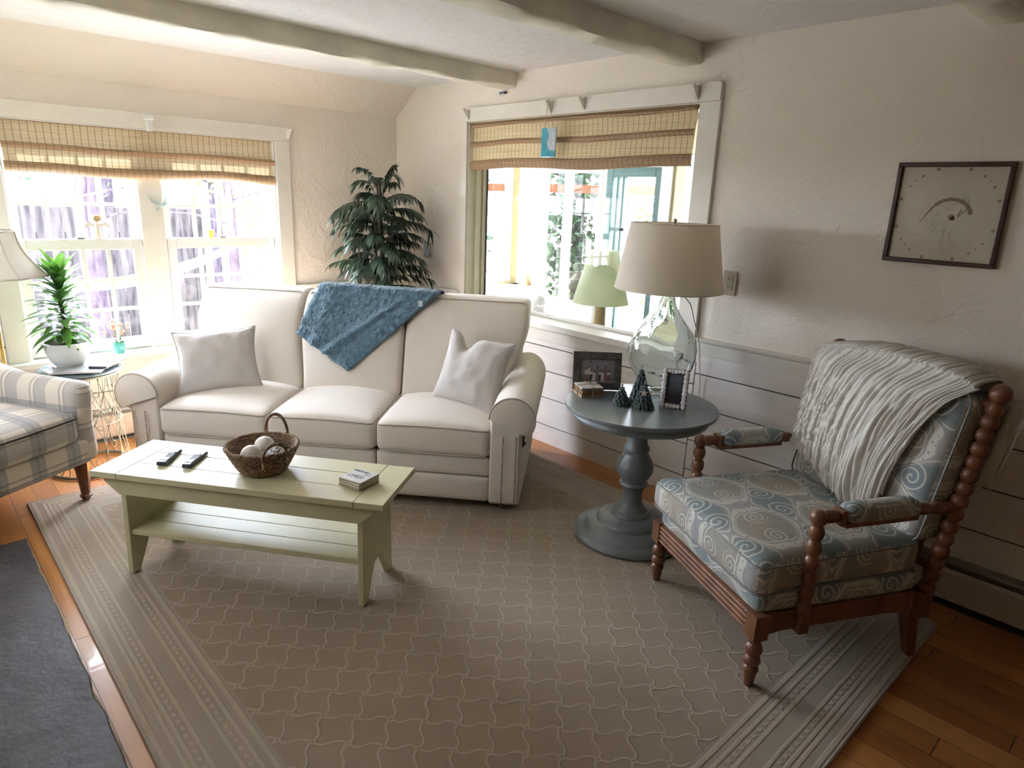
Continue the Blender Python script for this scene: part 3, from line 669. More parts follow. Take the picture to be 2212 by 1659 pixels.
def pwin(name, axis, pos, a0, a1, z0, z1, mids=(), mat=None, fr=.045):
    t = thing(name, None, None); t['kind'] = 'structure'; m = MB()
    def b(x0, x1, z0_, z1_, d0=-.03, d1=.05):
        if axis == 'y': m.box(pos + d0, pos + d1, x0, x1, z0_, z1_)
        else: m.box(x0, x1, pos + d0, pos + d1, z0_, z1_)
    b(a0, a0 + fr, z0, z1); b(a1 - fr, a1, z0, z1); b(a0 + fr, a1 - fr, z0, z0 + fr); b(a0 + fr, a1 - fr, z1 - fr, z1)
    for x in mids: b(x - .03, x + .03, z0 + fr, z1 - fr)
    m.build('frame', mat or MT['white'], t, bevel=.004)
    g = [(pos, a0 + fr, z0 + fr), (pos, a1 - fr, z0 + fr), (pos, a1 - fr, z1 - fr), (pos, a0 + fr, z1 - fr)]
    if axis == 'x': g = [(p[1], p[0], p[2]) for p in g]
    MB().add(g, [(0, 1, 2, 3)]).build('glass', MT['screen'], t); return t  # dark tint cuts the porch daylight; no insect screen here
pwin('window_3', 'x', PY + .02, .60, 1.91, .66, 2.0, (.95, 1.50)); pwin('window_4', 'y', PX + .02, sl0, sl1, .40, 1.80, (.10,))
pwin('window_5', 'y', PX + .02, -1.7, -1.21, .55, 1.9); struct(MB().box(.17, PX + .1, -4.1, -4.0, -.15, 2.38), 'wall_porch_near', pw)
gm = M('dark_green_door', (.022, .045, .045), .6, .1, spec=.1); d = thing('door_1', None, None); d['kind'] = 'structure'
bx('door_frame', gm, d, (PX - .02, PX + .05, -.47, -.40, -.15, 1.80), (PX - .02, PX + .05, -.99, -.93, -.15, 1.80), (PX - .02, PX + .05, -.93, -.47, 1.72, 1.80), (PX - .02, PX + .05, -.93, -.47, -.15, .10))
bx('reflected_bars', gm, d, (PX - .015, PX + .03, -.60, -.575, .10, 1.72), (PX - .015, PX + .03, -.535, -.515, .10, 1.72), (PX - .015, PX + .03, -.60, -.47, .85, .89), (PX - .015, PX + .03, -.60, -.47, 1.25, 1.28))  # striped shutter reflection in the glass, built as solid bars
bx('door_casing', MT['white'], d, (PX - .025, PX, -1.10, -.99, -.15, 1.86), (PX - .025, PX, -1.10, -.40, 1.80, 1.86))
# outside the porch: roof edge, rail and greenery
struct(MB().box(3.4, 3.5, -1.5, 3.5, 1.59, 1.69).box(3.4, 3.5, 2.4, 2.5, -.45, 1.6), 'beam_4', M('redwood_beam', (.07, .028, .015), .8, spec=0.0))
tree(5.5, 3.0, .1, 4.5, 'tall green tree outside the porch sliding window', [(0, 0, 2.2, .82), (-.1, .1, 1.1, .75)], tl2, 11, 620, group='trees by the porch')
tree(5.9, 1.1, .1, 4.5, 'leafy green tree outside the green porch door', [(0, 0, 2.0, .85), (-.2, -.1, 1.0, .75)], tl, 12, 620, group='trees by the porch')
tree(3.9, 4.9, .1, 4.5, 'dark green tree outside the far porch window', [(0, 0, 2.1, .95), (.1, -.1, 1.0, .85)], tl2, 13, 620, group='trees by the porch')
tree(5.2, -.6, .1, 4.5, 'green tree outside the porch beyond the glass lamp', [(0, 0, 2.0, .7), (0, 0, 1.0, .7)], tl, 14, 400, group='trees by the porch')
# porch furniture
t = thing('porch_lamp', 'porch table lamp with a pale green cone shade behind the picture window', 'lamp', (.8, -1.39, .50))
MB().lathe([(.0, 0), (.085, 0), (.085, .02), (.05, .04), (.042, .30), (.03, .33), (.0, .33)], 20).build('base', M('brown_lamp_base', (.20, .14, .05), .5, .1), t, smooth=40)
MB().lathe([(.20, .30), (.202, .30), (.102, .67), (.10, .67)], 40, cap=False).build('lamp_shade', translucent('green_shade', (.46, .50, .38), (.5, .55, .36), .4, .9), t, smooth=180)
t = thing('porch_table', 'small side table carrying the porch lamp', 'table', (.8, -1.39, -.15))
MB().box(-.25, .25, -.25, .25, .62, .65).build('tabletop', MT['white'], t, bevel=.006)
for sx in (-1, 1):
    for sy in (-1, 1): MB().box(sx * .21 - .02, sx * .21 + .02, sy * .21 - .02, sy * .21 + .02, 0, .62).build('leg', MT['white'], t)
t = thing('porch_armchair', 'white slipcovered porch armchair seen low through the picture window', 'armchair', (.72, -.42, -.15), R(-60))
ws = fabric('white_slipcover', (.5, .49, .47))
MB().puff(.34, .12, .42, .1, (0, .03, .02), c=(0, .30, .50), n=(12, 6, 12)).build('backrest', ws, t, smooth=180); MB().puff(.34, .34, .12, .06, (0, 0, .02), c=(0, 0, .36)).build('seat', ws, t, smooth=180); MB().puff(.36, .36, .12, .03, c=(0, 0, .12)).build('base', ws, t, smooth=180)
for s in (-1, 1): MB().puff(.09, .34, .16, .07, c=(s * .36, 0, .45), n=(8, 12, 8)).build('armrest', ws, t, smooth=180)
t = thing('porch_figurine', 'tiny brown figurine on the porch ledge', 'figurine', (PX - .05, .56, .63))
MB().lathe([(0, 0), (.03, 0), (.035, .03), (.02, .06), (.026, .085), (.012, .105), (0, .11)], 14).build('body', M('clay', (.36, .17, .07), .6), t, smooth=60); MB().sphere((0, 0, .12), .018, 12, 8).build('head', M('clay_face', (.6, .45, .3), .6), t, smooth=180)
t = thing('porch_chair', 'slim metal patio chair glimpsed on the porch floor under the lamp', 'chair', (1.55, -1.05, -.15), R(20)); pm = M('patio_grey', (.30, .31, .36), .5)
MB().box(-.22, .22, -.22, .22, .42, .45).build('seat', pm, t, bevel=.006); MB().box(-.22, .22, .19, .22, .45, .82).build('backrest', pm, t, bevel=.006)
for sx in (-1, 1):
    for sy in (-1, 1): MB().tube([(sx * .19, sy * .19, .43), (sx * .21, sy * .21, 0)], .014, 8).build('leg', pm, t)
# ------------------------------------------------------------------ sofa
SOFA = thing('sofa', 'cream linen three-seat sofa with rolled arms and nailhead trim set across the corner', 'sofa', (-1.479, -1.557, 0), R(-49))
m = MB(); m.box(-.835, .835, .03, .62, .055, .285); m.prism([(.60, .055), (.90, .055), (.93, .30), (.945, .80), (.86, .86), (.72, .86), (.60, .40)], 'x', -.90, .90)
m.build('base_frame', MT['sofa'], SOFA, bevel=.02, smooth=40)
for (a, b) in ((-.833, -.283), (-.277, .267), (.273, .833)):
    c, hx = (a + b) / 2, (b - a) / 2
    p = MB(); p.puff(hx, .02, .049, .012, (0, .004, 0), c=(c, .012, .237), n=(14, 4, 6)).puff(hx, .02, .064, .014, (0, .004, 0), c=(c, .010, .120), n=(14, 4, 6))
    p.build('footrest_panel', MT['sofa'], SOFA, smooth=180)
def piping(pts, parent, r=.005, closed=False):
    return MB().tube(pts, r, 6, closed=closed).build('piping', MT['pipe'], parent, smooth=180)
for i, (a, b) in enumerate(((-.838, -.277), (-.275, .272), (.276, .838))):
    c, hx = (a + b) / 2, (b - a) / 2
    s = MB().puff(hx, .31, .072, .03, (.004, .006, .05), c=(c, .285, .362), n=(26, 26, 10), neg=.1).build('seat_cushion', MT['sofa'], SOFA, smooth=180)
    pts = [(a + .004, .56, .44)] + [(a + .004 + .010 * sst(1 - k / 4) * 0, .45 - .45 * k / 6, .428 + .012 * (1 - k / 6)) for k in range(6)] + [(a + .012, -.016, .425)]
    fr = [(lerp(a + .03, b - .03, k / 10), -.026 - .005 * math.sin(PI * k / 10), .426 + .008 * math.sin(PI * k / 10)) for k in range(11)]
    pr = [(2 * c - p[0], p[1], p[2]) for p in reversed(pts)]
    piping(pts + fr + pr, s, .0045)
    piping([(lerp(a + .02, b - .02, k / 10), -.022 - .004 * math.sin(PI * k / 10), .296) for k in range(11)], s, .0035)
# back cushions: lean back, a little wider at the top
def lean(o):
    x, y, z = o; return (x, y + (z - .42) * .5 + .03 * max(0, (z - .75) / .2) ** 2, z)
for (bt, tp, bl, tl_) in ((.835, .945, .278, .262), (.272, .256, -.280, -.342), (-.286, -.350, -.84, -.965)):
    def wp(o, bt=bt, tp=tp, bl=bl, tl_=tl_):
        x, y, z = o; t = clamp((z - .42) / .4); hi = lerp(bt, tp, sst(t)); lo = lerp(bl, tl_, sst(t))
        return lean((lerp(lo, hi, (x + 1) / 2), y, z))
    k = MB().puff(1.0, .095, .265, .05, (0, .035, .012), c=(0, .505, .68), n=(24, 8, 22), warp=wp)
    # keep the corner radius believable after the sideways stretch
    s = k.build('back_cushion', MT['sofa'], SOFA, smooth=180)
    def edge(t, side):  # outline of the front face
        z = lerp(.43, .905, t); return wp((side * .955, .412 + .02, z))
    L = [edge(k / 8, -1) for k in range(9)]; Rr = [edge(k / 8, 1) for k in range(9)]
    T = [wp((lerp(-.9, .9, k / 8), .418, .940)) for k in range(9)]
    piping(L + T + Rr[::-1], s, .0045)
# arms
def arm(sgn, nm):
    c = (.94, .492); r = .108
    poly = [(.835, .055), (.835, .47)] + [(c[0] + r * math.cos(a), c[1] + r * math.sin(a)) for a in [PI - (PI + R(42)) * k / 18 for k in range(0, 19)]] + [(.985, .415), (.985, .055)]
    m = MB(); N = 10; vs = []; n = len(poly)
    for i in range(N + 1):
        t = i / N; y = lerp(-.022, .86, t)
        sc = 1.0 - (.06 if i == 0 else 0)
        for (x, z) in poly:
            cx, cz = .915, .32
            bulge = .006 * math.sin(PI * t)
            vs.append((sgn * (cx + (x - cx) * (1 + bulge)), y, z + (.03 * t * clamp((z - .40) / .2))))
    fs = []
    for i in range(N):
        for k in range(n):
            k2 = (k + 1) % n; q = (i * n + k, i * n + k2, (i + 1) * n + k2, (i + 1) * n + k); fs.append(q if sgn < 0 else q[::-1])
    f0 = tuple(range(n)); f1 = tuple(N * n + k for k in range(n)); fs += [f0[::-1] if sgn < 0 else f0, f1 if sgn < 0 else f1[::-1]]
    m.add(vs, fs); o = m.build(nm, MT['sofa'], SOFA, smooth=35, bevel=.012)
    # roll cap, a puffed face in front of the roll
    cp = MB(); nn = 24
    def cap(u, v):
        a = PI - (PI + R(42)) * u; rr = r * 1.02 * v; return (sgn * (c[0] + rr * math.cos(a)), -.030 - .016 * (1 - v ** 3), c[1] + rr * math.sin(a) + (-.035 * (1 - v) * 1))
    cp.grid(cap, nn, 8); cp.build('arm_cap', MT['sofa'], o, smooth=180)
    piping([(sgn * (c[0] + r * 1.02 * math.cos(a)), -.029, c[1] + r * 1.02 * math.sin(a)) for a in [PI - (PI + R(42)) * k / 20 for k in range(21)]], o, .004)
    nh = MB()
    for x in (.900, .964):
        z = .07
        while z < .415: nh.sphere((sgn * x, -.034, z), .0054, 7, 5, (1, .6, 1)); z += .0135
    x = .855
    while x < .982: nh.sphere((sgn * x, -.034, .066), .0054, 7, 5, (1, .6, 1)); x += .0135
    nh.build('nailhead_trim', MT['nail'], o, smooth=180)
    return o
ar = arm(1, 'armrest'); arm(-1, 'armrest')
MB().box(.986, .994, .06, .085, .33, .40).box(.990, 1.002, .062, .083, .34, .352).build('recliner_lever', MT['black'], SOFA, bevel=.002)
for x in (-.91, .91):
    for y in (.05, .84): MB().lathe([(.0, 0), (.026, 0), (.036, .012), (.040, .028), (.034, .05), (.03, .06), (0, .06)], 18, (x, y, .012 if y < .3 else 0)).build('bun_foot', MT['wood2'], SOFA, smooth=50)

SM = Matrix.Translation((-1.479, -1.557, 0)) @ Matrix.Rotation(R(-49), 4, 'Z')
# throw pillows
def pillow(label, base, bdir, top, w, h, th, corners=(0, 0, 0, 0), chop=0, group=None):
    X = Vector(bdir).normalized(); Z = (Vector(top) - Vector(base)).normalized(); Y = Z.cross(X).normalized(); X = Y.cross(Z).normalized()
    m4 = Matrix((X, Y, Z)).transposed().to_4x4(); m4.translation = Vector(base)
    t = thing('throw_pillow', label, 'pillow', group=group); t.matrix_world = SM @ m4
    def pt(u, v, s):
        a, b = 2 * u - 1, 2 * v - 1
        e = (1 - abs(a) ** 2.2) * (1 - abs(b) ** 2.2); d = th * (max(e, 0) ** .42)
        ear = (abs(a) * abs(b)) ** 3
        x = a * w / 2 * (1 - .07 * (1 - b * b) * abs(a)) * (1 + .05 * ear); z = h / 2 + b * h / 2 * (1 - .07 * (1 - a * a) * abs(b)) * (1 + .05 * ear)
        if chop and b > 0:
            g = math.exp(-((a - chop) / .22) ** 2) * b ** 2; z -= .075 * g; d *= 1 - .75 * math.exp(-((a - chop) / .25) ** 2) * b ** 1.5
        wr = .006 * nz(a * 3 + w * 9, b * 3, s) + .003 * nz(a * 9, b * 9, s)
        return (x, s * d / 2 + wr * (1 - ear), z)
    n = 30; m = MB(); m.grid(lambda u, v: pt(u, v, -1), n, n); m.grid(lambda u, v: pt(1 - u, v, 1), n, n)
    o = m.build('cover', MT['pillow'], t, smooth=180)
    rim = [pt(k / 20, 0, 0) for k in range(20)] + [pt(1, k / 20, 0) for k in range(20)] + [pt(1 - k / 20, 1, 0) for k in range(20)] + [pt(0, 1 - k / 20, 0) for k in range(20)]
    MB().tube(rim, .0035, 6, closed=True).build('piping', MT['pillow'], t, smooth=180)
    return t
pillow('square grey linen pillow leaning on the window-end arm of the sofa', (-.63, .215, .462), (.322, .166, .0), (-.735, .372, .76), .40, .345, .13)
pillow('grey linen pillow with a dented top edge beside the nailhead sofa arm', (.650, .255, .455), (.321, -.129, -.03), (.735, .355, .80), .375, .375, .13, chop=-.35)

# blue plush throw over the back
t = thing('throw_blanket', 'shaggy blue throw hanging in a point over the sofa back', 'blanket', (-1.479, -1.557, 0), R(-49))
LT, LP, BP, RT = Vector((-.262, .670, .985)), Vector((-.338, .520, .735)), Vector((-.015, .425, .555)), Vector((.440, .672, .972))
def blanket(u, v):
    v2 = (v - .22) / .78
    if v2 < 0:
        top = LT.lerp(RT, u); k = -v2; p = Vector((top.x + .01 * k, top.y + .20 * sst(k * 3.5), top.z - .02 * k - .14 * max(0, k - .12) * 3)); p.z += .012 * math.sin(min(1, k * 4) * PI)
    else:
        a = LT.lerp(LP, v2); b = RT.lerp(BP, v2); p = a.lerp(b, u)
        yb = .42 + (p.z - .42) * .5 - .050 + .03 * max(0, (p.z - .75) / .2) ** 2
        q = sst(clamp((.995 - p.z) / .06)); p.y = min(p.y, lerp(p.y, yb, q))
        f1 = math.exp(-((u + v2 * .25 - .78) / .045) ** 2) * .018 * min(1, v2 * 3); f2 = math.exp(-((v2 - .72 - .22 * u) / .06) ** 2) * .020 * (1 - u); f3 = math.exp(-((u - .12 - .2 * v2) / .08) ** 2) * .014
        p.y -= f1 + f2 + f3; p.x += .012 * nz(v2 * 4, 3.3) * (1 - u) ; p.z += .012 * nz(u * 5, 8.1) * v2
    s = .005 * nz(p.x * 40, p.z * 40) + .005 * nz(p.x * 90, p.z * 90, 4) + .003 * nz(p.x * 200, p.z * 200, 7)
    edge = min(u, 1 - u, 1 - v); thick = .012 * sst(edge / .03)
    p.y -= thick + s * (1.0 if v2 > 0 else .4) ; p.z += (.004 * nz(p.x * 150, p.y * 150)) + (thick + s if v2 < .05 else 0) * .6
    return p
MB().grid(blanket, 150, 120).build('plush_cloth', MT['bluefur'], t, smooth=180)
MB().puff(.012, .003, .016, .002, c=(.352, .585, .925), n=(4, 2, 4)).build('care_tag', MT['bluetag'], t, smooth=60)
# ------------------------------------------------------------------ coffee table
CT = thing('coffee_table', 'pale yellow-green bench-style coffee table with a slatted lower shelf on the rug', 'table', (-1.997, -2.022, .012), R(-53.3))
ZT = .438
m = MB()
m.box(-.585, -.475, -.176, .176, ZT - .024, ZT).box(.475, .585, -.176, .176, ZT - .024, ZT)
for k in range(3): m.box(-.473, .473, -.176 + k * .118, -.176 + k * .118 + .1155, ZT - .024, ZT)
top = m.build('tabletop', MT['ct'], CT, bevel=.002); MB().box(-.58, .58, -.172, .172, ZT - .022, ZT - .004).build('groove_backing', MT['ctgap'], top)
for s in (-1, 1):
    m = MB(); m.prism([(-.545, ZT - .024), (-.545, ZT - .045), (-.485, ZT - .095), (.485, ZT - .095), (.545, ZT - .045), (.545, ZT - .024)], 'y', s * .146 - .010, s * .146 + .010); m.build('apron', MT['ct'], CT, bevel=.002)
    m = MB(); m.prism([(-.136, ZT - .024), (-.150, 0), (-.108, 0), (-.035, .125), (.035, .125), (.108, 0), (.150, 0), (.136, ZT - .024)], 'x', s * .482 - .011, s * .482 + .011); m.build('end_panel', MT['ct'], CT, bevel=.002)
    MB().box(s * .455 - .013, s * .455 + .013, -.12, .12, ZT - .07, ZT - .024).build('cleat', MT['ct'], CT)
m = MB()
for k in range(3): m.box(-.471, .471, -.135 + k * .0905, -.135 + k * .0905 + .088, .165, .187)
sh = m.build('lower_shelf', MT['ct'], CT, bevel=.002); MB().box(-.47, .47, -.133, .133, .167, .183).build('groove_backing', MT['ctgap'], sh)
CM = Matrix.Translation((-1.997, -2.022, .012)) @ Matrix.Rotation(R(-53.3), 4, 'Z'); TZ = .012 + ZT

def remote(label, a, b, w, shape):
    a = Vector(a); b = Vector(b); d = b - a; t = thing('remote_control', label, 'remote', ((a.x + b.x) / 2, (a.y + b.y) / 2, TZ), math.atan2(d.y, d.x), 'remotes on the coffee table'); L = d.length / 2
    m = MB(); N = 14
    def wd(s): return w / 2 * (shape(s))
    vs = []; fs = []
    for i in range(N + 1):
        s = i / N; x = lerp(-L, L, s); h = .017 - .004 * math.cos(PI * 2 * s) * .5 + (.004 if s < .3 else 0); y = wd(s)
        vs += [(x, -y, .003), (x, -y * .98, h * .75), (x, -y * .8, h), (x, y * .8, h), (x, y * .98, h * .75), (x, y, .003)]
    for i in range(N):
        for k in range(6): fs.append((i * 6 + k, i * 6 + (k + 1) % 6, (i + 1) * 6 + (k + 1) % 6, (i + 1) * 6 + k))
    fs += [(5, 4, 3, 2, 1, 0), tuple(N * 6 + k for k in range(6))]
    m.add(vs, fs).build('body', MT['black'], t, smooth=50)
    bt = MB()
    for i in range(6):
        for j in (-1, 0, 1):
            s = .14 + .09 * i; x = lerp(-L, L, s); y = j * wd(s) * .5; bt.box(x - .004, x + .004, y - .0035, y + .0035, .017, .0205)
    bt.build('buttons', MT['button'], t); MB().lathe([(.011, .018), (.011, .0215), (0, .0215)], 16, (L * .38, 0, 0)).build('dial', MT['button'], t)
    return t
remote('dark remote with a tapered grip, nearer the left end of the coffee table', (-2.267, -1.776), (-2.170, -1.665), .038, lambda s: 1 - .28 * sst((s - .35) / .5) * (1 if s < .75 else 1))
remote('straight dark remote nearer the basket on the coffee table', (-2.202, -1.858), (-2.100, -1.750), .036, lambda s: .94 + .06 * math.sin(PI * s))

# basket of balls
BC = (-1.978, -2.045); t = thing('basket', 'brown coiled seagrass basket with loop handles on the coffee table', 'basket', (*BC, TZ))
def rb(z): return .074 + (.132 - .074) * (z / .105) ** .8
m = MB(); rows = 11; pts = []
for i in range(rows):
    z = .0075 + .0096 * i; m.tube([((rb(z)) * math.cos(2 * PI * k / 60), (rb(z)) * math.sin(2 * PI * k / 60), z + .0012 * math.sin(k * 1.7 + i)) for k in range(60)], .0062, 7, closed=True)
m.lathe([(0, .001), (.073, .001), (.073, .010), (0, .010)], 40); bk = m.build('coiled_body', MT['basket'], t, smooth=180)
m = MB(); st_r = random.Random(3)
for i in range(rows):
    z = .0075 + .0096 * i
    for k in range(34):
        a = 2 * PI * (k + .5 * (i % 2)) / 34 + .03 * st_r.random(); r = rb(z) + .0058; m.tube([(r * math.cos(a), r * math.sin(a), z - .004), ((r + .0012) * math.cos(a + .02), (r + .0012) * math.sin(a + .02), z + .001), (r * math.cos(a + .04), r * math.sin(a + .04), z + .006)], .0014, 4)
for k in range(70):
    a = 2 * PI * k / 70; r = rb(.105); m.tube([((r + .007) * math.cos(a), (r + .007) * math.sin(a), .100), (r * math.cos(a + .02), r * math.sin(a + .02), .1115), ((r - .007) * math.cos(a + .04), (r - .007) * math.sin(a + .04), .100)], .0016, 4)
m.build('stitching', MT['stitch'], t, smooth=180)
vd = math.atan2(-4.436 + 2.035, -2.935 + 1.985)
for (aa, nm) in ((vd + PI * .86, 1), (vd + .30, -1)):
    m = MB(); r = rb(.10) + .004; n = 26; cx, cy = r * math.cos(aa), r * math.sin(aa); tx, ty = -math.sin(aa), math.cos(aa); ox, oy = math.cos(aa), math.sin(aa)
    hgt = .078 if nm > 0 else .048; w = .046
    for s in range(3):
        pts = []
        for k in range(n + 1):
            q = k / n; a = PI * q; x = -w * math.cos(a); z = .085 + (hgt + .02) * math.sin(a) ** .8; o_ = (.004 if nm > 0 else .018 * math.sin(a)); ph = q * 26 + s * 2.09
            pts.append((cx + tx * x + ox * (o_ + .0035 * math.cos(ph)), cy + ty * x + oy * (o_ + .0035 * math.cos(ph)), z + .0035 * math.sin(ph)))
        m.tube(pts, .0042, 6)
    m.build('handle', MT['basket'], t, smooth=180)
    m2 = MB()
    for sx in (-1, 1):
        m2.tube([(cx + tx * sx * w + ox * .002, cy + ty * sx * w + oy * .002, .06), (cx + tx * sx * w + ox * .009, cy + ty * sx * w + oy * .009, .08), (cx + tx * sx * w * .95 - ox * .01, cy + ty * sx * w * .95 - oy * .01, .112)], .003, 5)
    m2.build('handle_lashing', MT['stitch'], t)
def ball(label, off, r, mat, z=None):
    t = thing('decorative_ball', label, 'ball', (BC[0] + off[0], BC[1] + off[1], TZ + .012), group='decorative balls in the seagrass basket')
    return MB().sphere((0, 0, r + (z or 0)), r, 32, 20).build('shell', mat, t, smooth=180)
ux, uy = math.cos(vd), math.sin(vd); vx, vy = -uy, ux       # u towards the viewer, v to the right of it
ball('plain cream ball at the left inside the seagrass basket', (-.040 * vx + .020 * ux, -.040 * vy + .020 * uy), .040, MT['ball'], .020)
ball('paler cream ball at the back inside the seagrass basket', (.010 * vx - .050 * ux, .010 * vy - .050 * uy), .040, M('pale_ball', (.66, .64, .56), .5, .05, 18, .1, 40), .026)
bt = NT('scrollwork_ball'); v = bt.coord(); vd2 = bt.voro(v, 42); e = bt.voro(v, 42, 'DISTANCE_TO_EDGE')
ring = bt.math('MAXIMUM', bt.math('SUBTRACT', 1, bt.step(bt.math('ABSOLUTE', bt.math('SUBTRACT', vd2, .22)), .05, .09)), bt.math('SUBTRACT', 1, bt.step(e, .03, .08)))
bt.set(col=bt.mix(ring, (.72, .72, .72), (.03, .03, .04)), rough=.4)
ball('white ball with black scrollwork under the front handle of the seagrass basket', (.050 * vx + .030 * ux, .050 * vy + .030 * uy), .039, bt.m, .018)

# ------------------------------------------------------------------ coasters, each its own tile
def coaster(label, group, loc, rz, s, h, top, body):
    t = thing('coaster', label, 'coaster', loc, rz, group)
    MB().box(-s, s, -s, s, 0, h * .45).build('cork_backing', body, t, bevel=.001); MB().box(-s, s, -s, s, h * .45, h).build('tile_face', top, t, bevel=.0015); return t
def text(body, size, mat, parent, loc, rot=(0, 0, 0), name='lettering', ext=.0004, align='CENTER', sx=1.0):
    c = bpy.data.curves.new(name, 'FONT'); c.body = body; c.size = size; c.extrude = ext; c.align_x = align; c.align_y = 'CENTER'; c.resolution_u = 3
    o = bpy.data.objects.new(name, c); COL.objects.link(o); dg = bpy.context.evaluated_depsgraph_get(); me = bpy.data.meshes.new_from_object(o.evaluated_get(dg)); bpy.data.objects.remove(o)
    me.materials.clear(); me.materials.append(mat); o = bpy.data.objects.new(name, me); COL.objects.link(o); o.parent = parent; o.location = loc; o.rotation_euler = rot; o.scale = (sx, 1, 1); return o
cc = (-1.757, -2.385); names = ['bottom', 'second from the bottom', 'third from the bottom']
for k in range(3):
    coaster('white tile coaster, %s in the stack on the coffee table' % names[k], 'square coasters stacked on the coffee table', (cc[0] + .003 * math.sin(k * 5), cc[1] + .003 * math.cos(k * 4), TZ + .0085 * k), R(-76 + 2.5 * math.sin(k * 3)), .052, .0083, MT['tile'], MT['tan'])
tc = coaster('lettered white tile coaster on top of the stack on the coffee table', 'square coasters stacked on the coffee table', (*cc, TZ + .0085 * 3), R(-72), .052, .0083, MT['tile'], MT['tan'])
text('THE TAN', .017, MT['ink'], tc, (-.018, .030, .0084)); text('LINE', .017, MT['ink'], tc, (.024, .010, .0084)) if False else None
text('HAVE YOU', .015, MT['ink'], tc, (-.012, .034, .0084)); text('ANY', .013, MT['ink'], tc, (.026, .016, .0084)); text('LIMES?', .030, MT['ink'], tc, (-.004, -.014, .0084), sx=.86)
pc = (-.658, -2.548); nm2 = ['bottom', 'second from the bottom', 'third from the bottom', 'top']
for k in range(4):
    coaster('brown-edged coaster, %s of the twine-tied stack on the side table' % nm2[k], 'coasters tied with twine on the side table', (pc[0] + .002 * math.sin(k * 3), pc[1] + .002 * math.cos(k * 2), .6452 + .0117 * k), R(-28 + 2 * math.sin(k * 4)), .0515, .0112, MT['paper'] if k == 3 else (MT['tan'] if k == 0 else MT['cork']), MT['cork'] if k else MT['tan'])
t = thing('twine', 'twine tied round the coaster stack on the side table', 'twine', (*pc, .6452), R(-28)); a = .0545; h = .0490
MB().tube([(-a, 0, .001), (-a, 0, h), (0, .0, h + .0015), (a, 0, h), (a, 0, .001)], .0018, 6).tube([(0, -a, .001), (0, -a, h), (0, 0, h + .002), (0, a, h), (0, a, .001)], .0018, 6).tube([(0, 0, h + .003), (.012, .006, h + .007), (.02, .012, h + .004), (.008, .008, h + .003), (0, 0, h + .003), (-.012, .004, h + .007), (-.02, .010, h + .004)], .0015, 5).build('knot_and_loops', MT['twine'], t, smooth=180)

# ------------------------------------------------------------------ pedestal side table
SX, SY, SZ = -.575, -2.782, .645
t = thing('side_table', 'round slate-blue pedestal side table on a turned column', 'table', (SX, SY, .012))
z0 = SZ - .012
MB().lathe([(0, z0 - .062), (.28, z0 - .062), (.298, z0 - .058), (.304, z0 - .045), (.300, z0 - .03), (.306, z0 - .024), (.333, z0 - .016), (.335, z0 - .008), (.333, z0), (0, z0)], 96).build('tabletop', MT['stable'], t, smooth=35)
MB().lathe([(.0, .575), (.052, .575), (.047, .56), (.043, .54), (.042, .50), (.044, .475), (.048, .445), (.058, .428), (.059, .420), (.053, .413), (.055, .400), (.066, .382), (.080, .356), (.084, .335), (.081, .312), (.068, .288), (.057, .275), (.055, .268), (.063, .262), (.066, .254), (.061, .246), (.050, .236), (.045, .22), (.044, .19), (.048, .165), (.060, .142), (.075, .128), (.080, .118), (.080, .11), (0, .11)], 64).build('column', MT['stable'], t, smooth=50)
MB().lathe([(0, .125), (.082, .125), (.090, .118), (.093, .108), (.120, .100), (.145, .090), (.153, .080), (.156, .072), (.184, .064), (.205, .053), (.211, .044), (.216, .040), (.240, .031), (.255, .020), (.259, .009), (.255, 0), (0, 0)], 80).build('pedestal_foot', MT['stable'], t, smooth=40)

# ------------------------------------------------------------------ glass table lamp
LX, LY = -.345, -2.712
t = thing('table_lamp', 'clear blown-glass bottle lamp with a cream drum shade on the side table', 'lamp', (LX, LY, SZ))
KZ = 1.06
prof = [(.062, .0), (.066, .004), (.067, .016), (.070, .028), (.092, .048), (.122, .080), (.145, .118), (.156, .160), (.157, .195), (.148, .235), (.128, .275), (.100, .312), (.073, .345), (.054, .372), (.042, .395), (.034, .420), (.031, .445), (.032, .455)]
prof = [(r, z * KZ) for r, z in prof]
N = 72
def wob(r, z, a, k): return r * (1 + k * (.030 * math.sin(5 * a + 26 * z) * sst((z - .16) / .12) + .030 * nz(3 * math.cos(a) + 5, 3 * math.sin(a), z * 18) * sst((z - .14) / .1) + .010 * nz(5 * math.cos(a), 5 * math.sin(a) + 3, z * 30)))
m = MB(); nz_ = 60
def pr(z):
    for (r0, z_0), (r1, z_1) in zip(prof[:-1], prof[1:]):
        if z <= z_1: return lerp(r0, r1, (z - z_0) / (z_1 - z_0 + 1e-9))
    return prof[-1][0]
outer = [(pr(.4823 * k / nz_), .4823 * k / nz_) for k in range(nz_ + 1)]
m.grid(lambda u, v: (lambda r, z, a: (wob(r, z, a, 1) * math.cos(a), wob(r, z, a, 1) * math.sin(a), z))(outer[int(round(v * nz_))][0], outer[int(round(v * nz_))][1], 2 * PI * u), N, nz_, True)
m.grid(lambda u, v: (lambda r, z, a: (wob(max(.012, r - .006), z, a, .6) * math.cos(a), wob(max(.012, r - .006), z, a, .6) * math.sin(a), max(z, .014)))(outer[nz_ - int(round(v * nz_))][0], outer[nz_ - int(round(v * nz_))][1], 2 * PI * u), N, nz_, True)
m.lathe([(0, .001), (.060, .001), (.0625, 0)], N, cap=False); m.lathe([(.052, .0142), (.0, .0142)], N, cap=False)
g = NT('blown_glass'); g.set(col=(.93, .97, .95), rough=.0, trans=1.0, ior=1.32, spec=.5); g.bump(g.noise(g.coord(), 11, 3), .25, .01)
m.build('glass_body', g.m, t, smooth=180)
